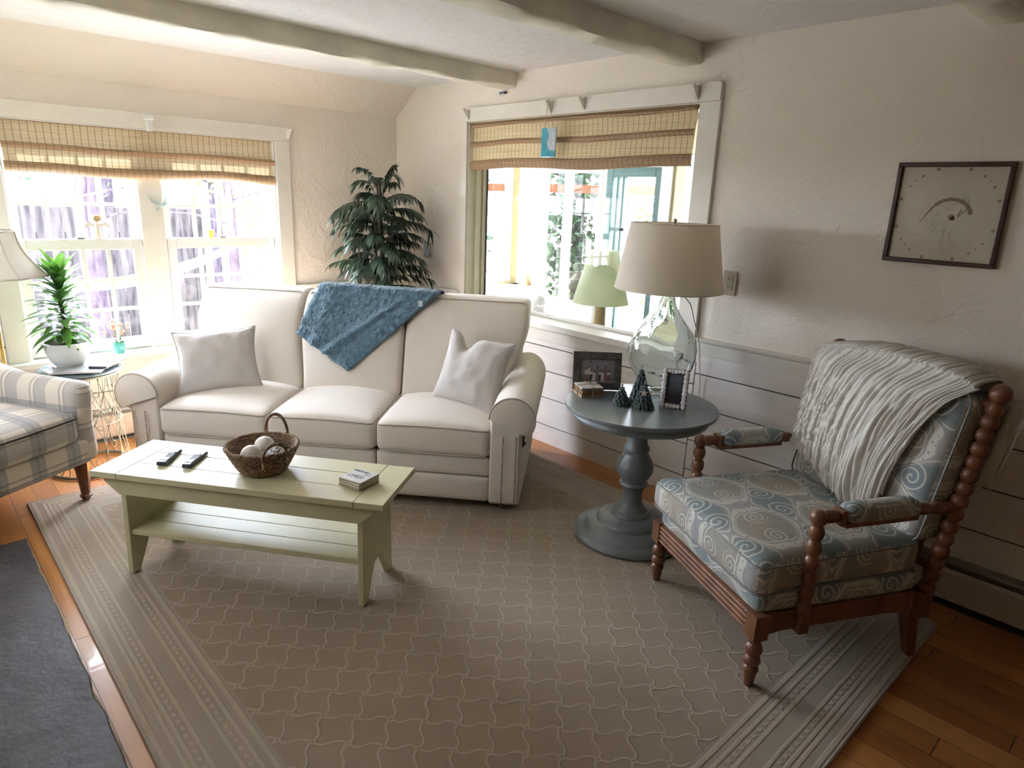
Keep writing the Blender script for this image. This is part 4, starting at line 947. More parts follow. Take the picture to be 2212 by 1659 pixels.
MB().lathe([(0, .478), (.036, .478), (.037, .484), (.037, .500), (.022, .504), (.012, .508), (.012, .53), (.0, .53)], 28).build('metal_cap', MT['nickel'], t, smooth=40)
MB().lathe([(.0, .50), (.017, .50), (.017, .56), (.0, .56)], 16).tube([(.0, 0, .55), (.055, 0, .60), (.058, 0, .68), (.03, 0, .755), (0, 0, .764), (-.03, 0, .755), (-.058, 0, .68), (-.055, 0, .60), (0, 0, .55)], .003, 6).build('harp_and_socket', MT['brass'], t, smooth=40)
MB().sphere((0, 0, .63), .032, 16, 12, (1, 1, 1.25)).build('bulb', M('frosted_bulb', (.8, .78, .72), .3), t, smooth=180)
z0, z1 = .482, .776
sh = MB().lathe([(.242, z0), (.243, z0 + .002), (.192, z1 - .002), (.191, z1), (.189, z1 - .001), (.239, z0 + .002), (.242, z0)], 96, cap=False).build('lamp_shade', MT['shade'], t, smooth=180)
for zz, rr in ((z0 + .003, .242), (z1 - .003, .192)): MB().tube(arc((0, 0, zz), rr, 0, 2 * PI * 63 / 64, 63, 'xy'), .003, 6, closed=True).build('shade_binding', MT['shade'], sh, smooth=180)
MB().tube([(0, 0, .764), (.189, 0, .755)], .002, 5).tube([(0, 0, .764), (-.095, .164, .755)], .002, 5).tube([(0, 0, .764), (-.095, -.164, .755)], .002, 5).build('spider', MT['nickel'], sh)
MB().lathe([(0, .764), (.007, .764), (.007, .772), (.004, .776), (.010, .783), (.010, .788), (.005, .795), (0, .796)], 16).build('finial', MT['nickel'], t, smooth=60)
tag(MB().tube([(.0, .03, .500), (.09, .02, .49), (.20, .0, .40), (.285, -.02, .20), (.315, -.03, .0), (.318, -.035, -.2), (.31, -.04, -.45), (.318, -.05, -.56)], .0028, 6).build('lamp_cord', MT['trim'], smooth=180, loc=(LX, LY, SZ)), 'thin white lamp cord trailing down the shiplap behind the side table', 'cord')

# ------------------------------------------------------------------ photo frames
t = thing('photo_frame', 'hammered grey photo frame with a group portrait on the side table', 'photo frame'); A = Vector((-.650, -2.447, SZ + .0035)); B = Vector((-.492, -2.595, SZ + .0035))
X = (B - A).normalized(); Zt = (Vector((0, 0, 1)) + Vector((-X.y, X.x, 0)) * .22).normalized(); Yt = Zt.cross(X)
mm = Matrix((X, Yt, Zt)).transposed().to_4x4(); mm.translation = (A + B) / 2; t.matrix_world = mm
w, h, b = .114, .178, .036
fr = MB(); fr.box(-w, w, -.009, .009, 0, b).box(-w, w, -.009, .009, h - b, h).box(-w, -w + b, -.009, .009, b, h - b).box(w - b, w, -.009, .009, b, h - b); fr.build('frame', MT['greyframe'], t, bevel=.003)
MB().box(-w + .004, w - .004, .004, .0085, .006, h - .006).build('backing', MT['black'], t); MB().prism([(.008, .02), (.052, .001), (.056, .001), (.010, .13)], 'x', -.02, .02).build('easel', MT['black'], t)
ph = MB().box(-w + b - .004, w - b + .004, .0015, .0035, b - .003, h - b + .003).build('photograph', M('photo_sky', (.25, .25, .27), .3, .05), t)
gr = random.Random(5); pm = {'white': M('photo_white', (.52, .50, .48), .5), 'dark': M('photo_dark', (.05, .045, .045), .5), 'pink': M('photo_pink', (.22, .13, .125), .5), 'skin': M('photo_skin', (.17, .11, .085), .5), 'tan': M('photo_tan', (.22, .16, .08), .5)}
cols = {k: MB() for k in pm}
def disc(k, x, z, rx, rz_, y): cols[k].add([(x + rx * math.cos(2 * PI * i / 10), y, z + rz_ * math.sin(2 * PI * i / 10)) for i in range(10)], [tuple(range(10))])
cols['tan'].add([(-.08, .0012, .043), (.08, .0012, .043), (.08, .0012, .062), (-.08, .0012, .055)], [(0, 1, 2, 3)])
for i in range(9):
    x = -.052 + .0132 * i + .002 * gr.random(); hh = .098 + .010 * math.sin(i * 2.1) - (.012 if i in (3, 6) else 0); y = .0009 - .00004 * i
    disc('dark', x, hh, .0048, .0055, y); disc('skin', x, hh - .002, .0034, .0042, y - .0001)
    top = 'white' if i in (0, 1, 2, 3, 5, 8, 6) else 'pink'; bot = 'dark' if i in (2, 5) else ('white' if i in (3, 6) else 'pink')
    cols[top].add([(x - .0075, y, .068), (x + .0075, y, .068), (x + .006, y, hh - .006), (x - .006, y, hh - .006)], [(0, 1, 2, 3)])
    k = 1.7 if i == 3 else 1.0; cols[bot].add([(x - .0085 * k, y - .0001, .040), (x + .0085 * k, y - .0001, .040), (x + .007, y - .0001, .070), (x - .007, y - .0001, .070)], [(0, 1, 2, 3)])
cols['dark'].add([(-.035, .0011, .130), (-.026, .0011, .123), (-.022, .0011, .124), (-.030, .0011, .133)], [(0, 1, 2, 3)])
for k in cols: cols[k].build('portrait_figures', pm[k], ph)

t = thing('photo_frame', 'small leaning photo frame edged with pale shell discs on the side table', 'photo frame'); A = Vector((-.560, -2.870, SZ + .003)); B = Vector((-.518, -2.955, SZ + .003))
X = (B - A).normalized(); Zt = (Vector((0, 0, 1)) + Vector((-X.y, X.x, 0)) * .20).normalized(); Yt = Zt.cross(X); mm = Matrix((X, Yt, Zt)).transposed().to_4x4(); mm.translation = (A + B) / 2 + Vector((.012, 0, 0)); t.matrix_world = mm
w, h, b = .056, .172, .022
MB().box(-w, w, -.006, .006, 0, b).box(-w, w, -.006, .006, h - b, h).box(-w, -w + b, -.006, .006, b, h - b).box(w - b, w, -.006, .006, b, h - b).build('frame', M('red_brown_frame', (.10, .045, .035), .5), t, bevel=.002)
pp = NT('blue_snapshot'); v = pp.coord(); s_ = pp.sep(v); f = pp.noise(v, 22, 3)
pp.set(col=pp.mix(f, pp.mix(pp.step(s_[2], .04, .14), (.02, .018, .025), (.20, .25, .30)), (.03, .035, .06)), rough=.25); MB().box(-w + .012, w - .012, .001, .004, .012, h - .012).build('photograph', pp.m, t)
MB().prism([(.006, .03), (.05, .003), (.054, .003), (.008, .13)], 'x', -.012, .012).build('easel', MT['black'], t)
sd = MB(); gr = random.Random(9)
def shell(x, z, r):
    a = gr.random() * 3; sd.sphere((x, -.0085, z), r, 10, 6, (1, .28, 1 + .25 * math.sin(a)))
for k in range(9): shell(-w + b / 2, .012 + k * .0186, .0098 + .002 * gr.random()); shell(w - b / 2, .012 + k * .0186, .0098 + .002 * gr.random())
for k in range(5): shell(-.028 + k * .014, h - b / 2 + .002 * gr.random(), .0088)
for k in range(4): shell(-.024 + k * .016, b / 2, .0085)
sd.build('shell_discs', MT['shellw'], t, smooth=180)
seedp = MB()
for k in range(26): seedp.sphere((gr.choice([-1, 1]) * (w - gr.random() * b), -.007, gr.random() * h), .0025, 6, 4)
seedp.build('glass_beads', MT['shellw'], t, smooth=180)

# ------------------------------------------------------------------ three little frosted trees
def xtree(label, x, y, h, r, star, seed):
    t = thing('decorative_tree', label, 'ornament', (x, y, SZ + .001), group='frosted miniature fir trees on the side table'); g = random.Random(seed); m = MB(); m2 = MB()
    m.lathe([(0, 0), (r * .82, 0), (r * .80, .01), (r * .42, h * .45), (.003, h * .86), (0, h * .86)], 20)
    rows = int(h / .0115)
    for i in range(rows):
        q = i / rows; z = .004 + h * .84 * q; rr = r * (1 - q) * .86 + .003; n = max(4, int(2 * PI * rr / .0145))
        for k in range(n):
            a = 2 * PI * (k + .5 * (i % 2)) / n + .1 * g.random(); s = .0088 * (1 - .3 * q); c = (rr * math.cos(a), rr * math.sin(a), z)
            m.sphere(c, s, 7, 5, (.9, .9, .75)); b = (c[0] + s * .75 * math.cos(a), c[1] + s * .75 * math.sin(a), z - s * .35)
            tx, ty = -math.sin(a), math.cos(a); m2.tube([(b[0] + tx * s * .7, b[1] + ty * s * .7, b[2] + s * .5), (b[0] + math.cos(a) * s * .35, b[1] + math.sin(a) * s * .35, b[2] - s * .15), (b[0] - tx * s * .7, b[1] - ty * s * .7, b[2] + s * .5)], .0013, 4)
    m.build('scales', MT['tree'], t, smooth=60); m2.build('frosted_tips', MT['treelite'], t)
    def starpoly(cx, cz, R1, y0, nm):
        P = [(cx + (R1 if i % 2 == 0 else R1 * .42) * math.sin(PI * i / 5), cz + (R1 if i % 2 == 0 else R1 * .42) * math.cos(PI * i / 5)) for i in range(10)]
        o = MB().prism(P, 'y', -.002, .002).build(nm, MT['star'], t); o.rotation_euler = (0, 0, math.atan2(-4.436 - y, -2.935 - x) + PI / 2); a = math.atan2(-4.436 - y, -2.935 - x); o.location = (y0 * math.cos(a), y0 * math.sin(a), 0); return o
    MB().tube([(0, 0, h * .84), (.001, 0, h * .93), (0, 0, h)], [.0025, .002, .001], 6).build('tip', MT['star'], t)
    if star: starpoly(0, h * .60, .017, r * .45 + .008, 'star')
    else: starpoly(0, h * .93, .010, 0, 'star')
xtree('shortest frosted fir ornament, nearest the grey photo frame', -.661, -2.738, .098, .036, False, 1)
xtree('tallest frosted fir ornament, behind the starred one by the glass lamp', -.546, -2.752, .172, .045, False, 2)
xtree('mid-height frosted fir ornament with a pale starfish on its front', -.620, -2.826, .125, .044, True, 3)
# ------------------------------------------------------------------ spindle armchair
def bobbin(m, p0, p1, n, r0, r1, seg=10, nn=14, taper=1.0):
    p0, p1 = Vector(p0), Vector(p1); pts = []; rs = []
    N = n * seg
    for i in range(N + 1):
        t = i / N; pts.append(p0.lerp(p1, t)); rs.append((r0 + (r1 - r0) * abs(math.sin(PI * n * t)) ** .62) * lerp(1, taper, t))
    m.tube(pts, rs, nn); return m
AC = thing('spindle_armchair', 'bobbin-turned wooden armchair with blue-grey paisley cushions under a white throw', 'armchair', (-.9675, -3.3725, .012), R(-117.07))
def leg(x, y, front):
    m = MB(); s = 1 if x > 0 else -1
    if front:
        m.box(x - .026, x + .026, y - .012, y + .040, .178, .265)
        pts = []; rs = []
        prof = [(.198, .022), (.190, .025), (.182, .019), (.176, .018), (.165, .027), (.150, .031), (.135, .027), (.126, .020), (.116, .026), (.104, .030), (.092, .026), (.084, .019), (.078, .024), (.066, .027), (.055, .023), (.0, .015)]
        pts = [(x, y + .014, z * .9) for z, r in prof]; rs = [r * .95 for z, r in prof]; m.tube(pts, rs, 16)
        o = m.build('leg', MT['wood'], AC, smooth=45)
    else:
        m.add([(x - .022, y - .028, .27), (x + .022, y - .028, .27), (x + .022, y + .028, .27), (x - .022, y + .028, .27), (x - .021, y - .024, .15), (x + .021, y - .024, .15), (x + .021, y + .026, .15), (x - .021, y + .026, .15), (x - .016, y + .022, 0), (x + .016, y + .022, 0), (x + .016, y + .056, 0), (x - .016, y + .056, 0)],
              [(0, 1, 2, 3), (0, 4, 5, 1), (1, 5, 6, 2), (2, 6, 7, 3), (3, 7, 4, 0), (4, 8, 9, 5), (5, 9, 10, 6), (6, 10, 11, 7), (7, 11, 8, 4), (11, 10, 9, 8)]); m.build('leg', MT['wood'], AC, bevel=.006)
for x in (-.315, .315): leg(x, .004, True); leg(x, .630, False)
m = MB(); m.box(-.30, .30, .004, .030, .185, .262)
for k in range(4): m.tube([(-.29, .003, .195 + .019 * k), (.29, .003, .195 + .019 * k)], .0085, 8)
m.build('front_rail', MT['wood'], AC, smooth=40)
for s in (-1, 1): MB().prism([(.03, .185), (.10, .196), (.50, .196), (.62, .185), (.64, .265), (.03, .265)], 'x', s * .316 - .014, s * .316 + .014).build('side_rail', MT['wood'], AC, bevel=.003)
MB().box(-.30, .30, .615, .640, .19, .265).build('rear_rail', MT['wood'], AC)
def tee(o): k = 1 + .075 * sst((.10 - o[1]) / .08); return (o[0] * k, o[1], o[2])
MB().puff(.318, .315, .040, .025, (.004, .006, .01), c=(0, .325, .293), n=(24, 24, 6)).build('upholstered_deck', MT['paisley'], AC, smooth=180, uv=True)
cu = MB().puff(.318, .325, .060, .038, (.008, .012, .030), c=(0, .300, .388), n=(30, 30, 8), neg=.2, warp=tee).build('seat_cushion', MT['paisley'], AC, smooth=180, uv=True)
def weltloop(hx, hy, z, cy, parent, r=.0038):
    pts = []
    for (sx, sy) in ((-1, -1), (1, -1), (1, 1), (-1, 1)):
        for k in range(5):
            a = math.atan2(sy, sx) - PI / 4 + PI / 2 * k / 4; pts.append(tee((sx * (hx - .03) + .03 * math.cos(a), cy + sy * (hy - .03) + .03 * math.sin(a), z)))
    MB().tube(pts, r, 6, closed=True).build('welt', MT['weltblue'], parent, smooth=180)
weltloop(.313, .322, .434, .300, cu, .003); weltloop(.313, .324, .340, .300, cu, .003)
def bpl(x, y, z): return (x, y + (z - .46) * .215, z)
bc = MB().puff(.315, .065, .255, .045, (.004, .040, .012), c=(0, .655, .690), n=(28, 8, 24), warp=lambda o: bpl(*o))
bk = bc.build('back_cushion', MT['paisley'], AC, smooth=180, uv=True)
pts = []
for (sx, sz) in ((-1, -1), (1, -1), (1, 1), (-1, 1)):
    for k in range(5):
        a = math.atan2(sz, sx) - PI / 4 + PI / 2 * k / 4; pts.append(bpl(sx * .275 + .04 * math.cos(a), .597, .690 + sz * .215 + .04 * math.sin(a)))
MB().tube(pts, .0038, 6, closed=True).build('welt', MT['weltblue'], bk, smooth=180)
for s in (-1, 1):
    X = s * .336
    m = MB(); bobbin(m, (X, .165, .25), (X, .165, .565), 6, .013, .0235); m.sphere((X, .165, .588), .027, 16, 10); m.box(X - .018, X + .018, .147, .183, .19, .265); m.build('arm_post', MT['wood'], AC, smooth=60)
    m = MB(); bobbin(m, (X, .175, .588), (X, .235, .588), 1, .014, .021); m.box(X - .021, X + .021, .232, .250, .561, .611); m.box(X - .022, X + .022, .25, .53, .553, .568); m.box(X - .018, X + .018, .525, .535, .556, .601); bobbin(m, (X, .53, .581), (X, .715, .570), 3, .013, .021); arm_ = m.build('arm_rail', MT['wood'], AC, smooth=50)
    pad = MB().puff(.033, .140, .028, .024, (.002, 0, .006), c=(X, .392, .594), n=(8, 20, 6)).build('arm_pad', MT['paisley'], arm_, smooth=180, uv=True)
    m = MB(); bobbin(m, (X, .650, .26), (X * 1.03, .760, .930), 15, .0175, .0275); m.sphere((X * 1.03, .766, .955), .033, 16, 10); m.box(X - .023, X + .023, .618, .668, .18, .27); m.build('back_post', MT['wood'], AC, smooth=60)
m = MB(); bobbin(m, (-.34, .758, .915), (.34, .758, .915), 16, .014, .020); m.build('top_rail', MT['wood'], AC, smooth=60)
m = MB()
for k in range(7):
    x = lerp(-.26, .26, k / 6); bobbin(m, (x, .675, .36), (x, .756, .91), 12, .008, .013, 8, 8)
m.build('back_spindles', MT['wood'], AC, smooth=60); MB().tube([(-.33, .664, .35), (.33, .664, .35)], .016, 10).build('lower_back_rail', MT['wood'], AC, smooth=60)

# gauzy white throw fanned over the chair back (leaves from the top rail, gathers to a tail)
t = thing('throw_blanket', 'crinkled white gauze throw fanned over the back of the spindle armchair', 'blanket', (-.9675, -3.3725, .012), R(-117.07))
TOP = [(-.372, .950), (-.20, .985), (-.05, .995), (.10, .995), (.24, .985), (.315, .965)]
MID = [(-.352, .79), (-.27, .76), (-.16, .74), (-.03, .74), (.09, .78), (.20, .87)]
BOT = [(-.305, .565), (-.19, .545), (-.07, .50), (.05, .465), (.13, .46), (.175, .55)]
def cr(P, u):
    n = len(P) - 1; i = min(int(u * n), n - 1); f = u * n - i; g = lambda k: P[max(0, min(n, k))]; a, b, c, d = g(i - 1), g(i), g(i + 1), g(i + 2); o = []
    for k in range(2): o.append(.5 * ((2 * b[k]) + (-a[k] + c[k]) * f + (2 * a[k] - 5 * b[k] + 4 * c[k] - d[k]) * f * f + (-a[k] + 3 * b[k] - 3 * c[k] + d[k]) * f ** 3))
    return o
def throw(u, v):
    v2 = (v - .25) / .75; a, b, c = cr(TOP, u), cr(MID, u), cr(BOT, u); q = max(v2, 0)
    x = (1 - q) ** 2 * a[0] + 2 * q * (1 - q) * b[0] + q * q * c[0]; z = (1 - q) ** 2 * a[1] + 2 * q * (1 - q) * b[1] + q * q * c[1]
    if v2 > .8: z += .018 * nz(u * 14, 3) + .012 * nz(u * 40, 5)
    bulge = .040 * max(0, 1 - (x / .33) ** 2) ** .6 * max(0, 1 - ((z - .690) / .26) ** 2) ** .6
    y = .590 + (z - .46) * .215 - bulge - .012
    # rounded over the top edge
    topq = sst(clamp((z - .90) / .09)); y += .055 * topq
    fold = u * 17 + 1.6 * nz(u * 3, v2 * 1.2); amp = .006 + .006 * q
    w = amp * abs(math.sin(fold * PI)) + .007 * abs(math.sin(u * 31 * PI + 2.5 * nz(u * 8, v2 * 3))) + .002 * math.sin(u * 210 + 6 * nz(u * 10, v2 * 6))
    cr_ = sst((.62 - u) / .3) * sst(q * 1.5); w += cr_ * (.012 * nz(x * 42, z * 42, 2) + .009 * nz(x * 95, z * 95, 4) + .006)
    big = .022 * math.exp(-((u - .62 - .05 * math.sin(q * 4)) / .05) ** 2) * sst(q * 2) + .018 * math.exp(-((u - .84) / .07) ** 2) * q
    y -= w + big + .004
    if v2 < 0:
        k = -v2 / .333; x = lerp(a[0], a[0] * .85 + .05, k); y = .690 + .12 * sst(k * 2.2) + .03 * max(0, k - .4) - .5 * (w - .008) * (k < .3); z = a[1] + .022 * math.sin(PI * min(1, k * 1.6)) - .30 * max(0, k - .38) ** 1.0 + w * .5
    return (x, y, z)
MB().grid(throw, 220, 90).build('gauze_cloth', MT['gauze'], t, smooth=180, solid=.003)
m = MB(); m.grid(lambda u, v: (.30 + .10 * u - .03 * v + .01 * nz(u * 6, v * 4), .835 - .05 * v + .012 * math.sin(u * 9), .935 - .30 * v + .02 * nz(u * 8, 2) * v), 20, 20); m.build('hanging_corner', MT['gauze'], t, smooth=180, solid=.003)

# ------------------------------------------------------------------ plaid armchair at the left edge
G = Vector((-2.376, -.886, 0)); fdir = Vector((-.86, -.51, 0)).normalized()    # along its front, away from the corner leg
PCw = .70; org = G + fdir * (PCw / 2 - .045); rz = math.atan2(-fdir.y, -fdir.x)
PC = thing('plaid_armchair', 'grey and cream plaid armchair with dark turned legs at the left edge', 'armchair', (org.x, org.y, .0), rz)
# local: +x toward the corner leg by the rug, +y into the chair
MB().puff(.335, .33, .062, .02, (.002, .004, 0), c=(0, .30, .268), n=(20, 20, 6)).build('seat_frame', MT['plaid'], PC, smooth=180, uv=True)
sc = MB().puff(.272, .31, .072, .04, (.0, .012, .035), c=(0, .265, .398), n=(24, 24, 8), neg=.2).build('seat_cushion', MT['plaid'], PC, smooth=180, uv=True)
MB().tube([(lerp(-.26, .26, k / 10), -.048 - .008 * math.sin(PI * k / 10), .446) for k in range(11)], .004, 6).build('welt', MT['dark'], sc, smooth=180)
for s in (-1, 1):
    def armw(o, s=s):
        x, y, z = o; tz = clamp((z - .22) / .38); x2 = x + s * (.012 * tz); z2 = z + (.05 * sst((y - .30) / .35) if z > .5 else 0) ; return (x2, y + (.02 * (1 - abs((z - .4) / .2)) if y < 0 else 0), z2)
    MB().puff(.052, .335, .195, .045, (.010, .006, .006), c=(s * .327, .298, .402), n=(10, 26, 18), warp=armw).build('armrest', MT['plaid'], PC, smooth=180, uv=True)
MB().puff(.335, .09, .36, .06, (.0, .03, .02), c=(0, .62, .58), n=(20, 8, 20), warp=lambda o: (o[0], o[1] + (o[2] - .3) * .22, o[2])).build('backrest', MT['plaid'], PC, smooth=180, uv=True)
for (x, y) in ((-.305, .02), (.305, .02), (-.30, .60), (.30, .60)):
    zz = .0 if not (x > 0 and y < .1) else .011
    MB().lathe([(0, zz), (.016, zz), (.018, .012 + zz), (.026, .024), (.027, .034), (.020, .040), (.022, .07), (.030, .15), (.034, .205), (.034, .215), (0, .215)], 8, (x, y, 0)).build('leg', MT['wood2'], PC, smooth=30)
# ------------------------------------------------------------------ floor lamp at the left edge
FL = (-2.567, -.321)
t = thing('floor_lamp', 'brass floor lamp with a cream bell shade at the left edge', 'lamp', (*FL, 0))
MB().lathe([(0, 0), (.135, 0), (.138, .008), (.130, .016), (.06, .024), (.03, .034), (.016, .05), (0, .05)], 48).build('base', MT['brass'], t, smooth=40)
MB().tube([(0, 0, .04), (0, 0, 1.06)], .011, 12).lathe([(.011, .5), (.017, .51), (.017, .53), (.011, .54)], 16, cap=False).build('pole', MT['brass'], t, smooth=60)
m = MB()
for k in range(8):
    a0, a1 = 2 * PI * (k + .5) / 8, 2 * PI * (k + 1.5) / 8
    def pan(u, v, a0=a0, a1=a1):
        r = lerp(.228, .122, v) - .028 * math.sin(PI * v) * .9; rr = r / math.cos(PI / 8) ; ca = Vector((math.cos(a0), math.sin(a0), 0)) * rr; cb = Vector((math.cos(a1), math.sin(a1), 0)) * rr; p = ca.lerp(cb, u); sg = 1 + .03 * math.sin(PI * u); return (p.x * sg, p.y * sg, lerp(1.045, 1.258, v))
    m.grid(pan, 6, 10)
sh = m.build('lamp_shade', MT['shade2'], t, smooth=25)
m = MB()
for k in range(8):
    a = 2 * PI * (k + .5) / 8; pts = []
    for j in range(11):
        v = j / 10; r = (lerp(.228, .122, v) - .028 * math.sin(PI * v) * .9) / math.cos(PI / 8); pts.append((r * math.cos(a), r * math.sin(a), lerp(1.045, 1.258, v)))
    m.tube(pts, .004, 6)
for (z, r0) in ((1.045, .228), (1.258, .122)):
    rr = r0 / math.cos(PI / 8); m.tube([(rr * math.cos(2 * PI * (k + .5) / 8), rr * math.sin(2 * PI * (k + .5) / 8), z) for k in range(8)], .005, 6, closed=True)
m.build('shade_ribs', MT['shadetrim'], sh, smooth=60)
MB().tube([(-.118, 0, 1.25), (.118, 0, 1.25)], .002, 5).tube([(0, -.118, 1.25), (0, .118, 1.25)], .002, 5).tube([(0, 0, 1.05), (0, 0, 1.27)], .005, 6).build('shade_spider', MT['brass'], sh)
MB().lathe([(0, 1.255), (.012, 1.255), (.010, 1.268), (.006, 1.275), (.018, 1.285), (.022, 1.295), (.016, 1.306), (.008, 1.312), (.010, 1.318), (0, 1.326)], 20).build('finial', MT['brass'], t, smooth=60)

# ------------------------------------------------------------------ wire stand with glass top
SX2, SY2 = -2.262, -.415
t = thing('wire_plant_stand', 'grey-green looped wire stand with a round glass top beside the plaid armchair', 'table', (SX2, SY2, 0))
MB().lathe([(0, .545), (.190, .545), (.195, .549), (.195, .555), (.190, .559), (0, .559)], 64).build('tabletop', MT['glasstop'], t, smooth=40)
MB().tube(arc((0, 0, .538), .185, 0, 2 * PI * 63 / 64, 63, 'xy'), .006, 8, closed=True).build('top_ring', MT['wire'], t, smooth=180)
MB().tube(arc((0, 0, .012), .195, 0, 2 * PI * 63 / 64, 63, 'xy'), .009, 8, closed=True).build('base_ring', MT['wire'], t, smooth=180)
m = MB(); K = 12
def cyl(a, z): r = .172 + .018 * (1 - z / .54) - .02 * math.sin(PI * z / .54); return (r * math.cos(a), r * math.sin(a), z)
for k in range(K):
    a0 = 2 * PI * k / K; da = 2 * PI / K
    for s in (-1, 1):
        m.tube([cyl(a0 + s * da * (.5 * math.sin(PI * i / 12 * 1.0)), .012 + .27 * i / 12) for i in range(13)], .0022, 5)
        m.tube([cyl(a0 + s * da * (.95 * math.sin(PI * i / 16 * .5)), .27 + .27 * i / 16) for i in range(17)], .0022, 5)
    m.tube([cyl(a0 + da * .5, .012 + .52 * i / 8) for i in range(9)], .0020, 5)
for k in range(K):
    a0 = 2 * PI * k / K
    for z in ((.08, .30, .42) if k % 2 else (.16, .36)):
        r = .172 + .018 * (1 - z / .54) - .02 * math.sin(PI * z / .54); m.tube([cyl(a0 + .016 / r * math.cos(2 * PI * i / 14), z + .016 * math.sin(2 * PI * i / 14)) for i in range(14)], .0018, 5, closed=True)
m.build('looped_wires', MT['wire'], t, smooth=180)
MB().tube(arc((0, 0, .27), .165, 0, 2 * PI * 47 / 48, 47, 'xy'), .0025, 6, closed=True).build('middle_ring', MT['wire'], t, smooth=180)
TT = .559
# on the stand: magazines, a tablet, the potted dracaena
for k, (dx, dy, rz_, L, W_, mat, lb) in enumerate([(.045, .03, 20, .13, .10, M('pale_magazine', (.55, .56, .58), .4), 'pale magazine lying under the potted dracaena on the wire stand'), (-.015, -.085, -25, .115, .085, M('grey_magazine', (.38, .38, .38), .45), 'grey magazine in front of the white pot on the wire stand')]):
    t = thing('magazine', lb, 'magazine', (SX2 + dx, SY2 + dy, TT + .0005 + .0078 * k), R(rz_), 'reading matter on the wire stand')
    MB().box(-L, L, -W_, W_, .0005, .006).build('pages', MT['paper'], t); MB().box(-L - .002, L + .002, -W_ - .002, W_ + .002, .006, .0075).build('cover', mat, t)
t = thing('tablet', 'slim dark tablet at the sofa side of the wire stand top', 'tablet', (SX2 + .115, SY2 - .065, TT + .0005 + .0158), R(52))
MB().box(-.10, .10, -.045, .045, 0, .012).build('case', MT['black'], t, bevel=.003); MB().box(-.094, .094, -.040, .040, .012, .0128).build('screen', M('tablet_screen', (.30, .33, .40), .15), t)
POT = (SX2 - .035, SY2 + .035, TT + .009)
t = thing('potted_dracaena', 'bushy green dracaena in a white bowl pot on the wire stand', 'plant', POT)
MB().lathe([(0, 0), (.058, 0), (.064, .006), (.088, .04), (.101, .08), (.106, .115), (.107, .130), (.101, .130), (.099, .115), (0, .112)], 48).build('pot', MT['pot'], t, smooth=50); MB().lathe([(0, .124), (.10, .118)], 32, cap=False).build('soil', MT['soil'], t)
MB().tube([(0, 0, .11), (.006, 0, .22), (-.004, .004, .34), (0, 0, .46)], [.012, .011, .009, .006], 10).build('stem', MT['palmstem'], t, smooth=60)
g = random.Random(21); m = MB(); GA = 2.39996
for i in range(92):
    q = i / 91; z = .135 + .34 * q ** .95; a = GA * i + .3 * g.random(); el = lerp(.02, 1.1, q ** 1.5) + .25 * (g.random() - .5); L = lerp(.185, .165, q) * (.85 + .3 * g.random()); 
    if q < .12: L *= .75
    d = (math.cos(a) * math.cos(el), math.sin(a) * math.cos(el), math.sin(el)); m.leaf((.006 * math.cos(a), .006 * math.sin(a), z), d, (0, 0, 1), L, .040 + .010 * g.random(), .38 * (1 - .6 * q), 6, .18)
m.build('foliage', MT['leaf'], t, smooth=180)
# flowers in a small teal glass on the sill
t = thing('flower_glass', 'small teal glass of tiny pink and green blooms on the bright sill', 'vase', (-1.985, -.035, .53))
MB().lathe([(0, 0), (.024, 0), (.030, .012), (.032, .045), (.028, .068), (.026, .068), (.029, .044), (.027, .012), (0, .006)], 28).build('glass_cup', translucent('teal_glass', (.20, .45, .45), (.3, .7, .7), .5, .15), t, smooth=60)
BLM = M('pink_blooms', (.36, .20, .16), .8, .25, 50); m = MB(); m3 = MB()
for i in range(26):
    a = g.random() * 6.28; e = .5 + .9 * g.random(); L = .07 + .07 * g.random(); tip = (L * math.cos(e) * math.cos(a) * .8, L * math.cos(e) * math.sin(a) * .45, .06 + L * math.sin(e)); m.tube([(0, 0, .03), (tip[0] * .4, tip[1] * .4, .07), tip], .0012, 4)
    if i % 2: MB().sphere(tip, .010 + .006 * g.random(), 8, 6, (1, 1, .7)).build('bloom', BLM, t, smooth=180)
    else: m3.leaf((tip[0] * .4, tip[1] * .4, .07), (math.cos(a), math.sin(a) * .5, .3), (0, 0, 1), .055, .022, .5)
    m3.leaf((tip[0] * .5, tip[1] * .5, .065), (math.cos(a + 1), math.sin(a + 1) * .5, .5), (0, 0, 1), .04, .018, .4)
m.build('stems', MT['palmstem'], t); m3.build('leaves', MT['leaf'], t, smooth=180)
# on the sash rails
t = thing('window_ornament', 'pale winged ornament with a curled shell on the left sash rail', 'ornament', (-2.005, .045, 1.189)); pw_ = M('ivory_ornament', (.75, .70, .62), .6)
MB().lathe([(0, 0), (.022, 0), (.020, .03), (.013, .075), (.008, .092), (0, .095)], 16).build('body', pw_, t, smooth=60)
for s in (-1, 1): MB().prism([(s * .008, .085), (s * .045, .095), (s * .066, .072), (s * .060, .060), (s * .040, .075), (s * .008, .065)], 'y', -.004, .004).build('wing', pw_, t)
sp = [(.004 + .020 * (1 - k / 40) * math.cos(k * .42), -.004, .112 + .020 * (1 - k / 40) * math.sin(k * .42)) for k in range(40)]
MB().tube(sp, [.005 * (1 - k / 55) for k in range(40)], 6).sphere((.002, .004, .112), .018, 14, 10, (1, .5, 1)).build('shell_curl', M('shell_tan', (.50, .36, .20), .6), t, smooth=180)
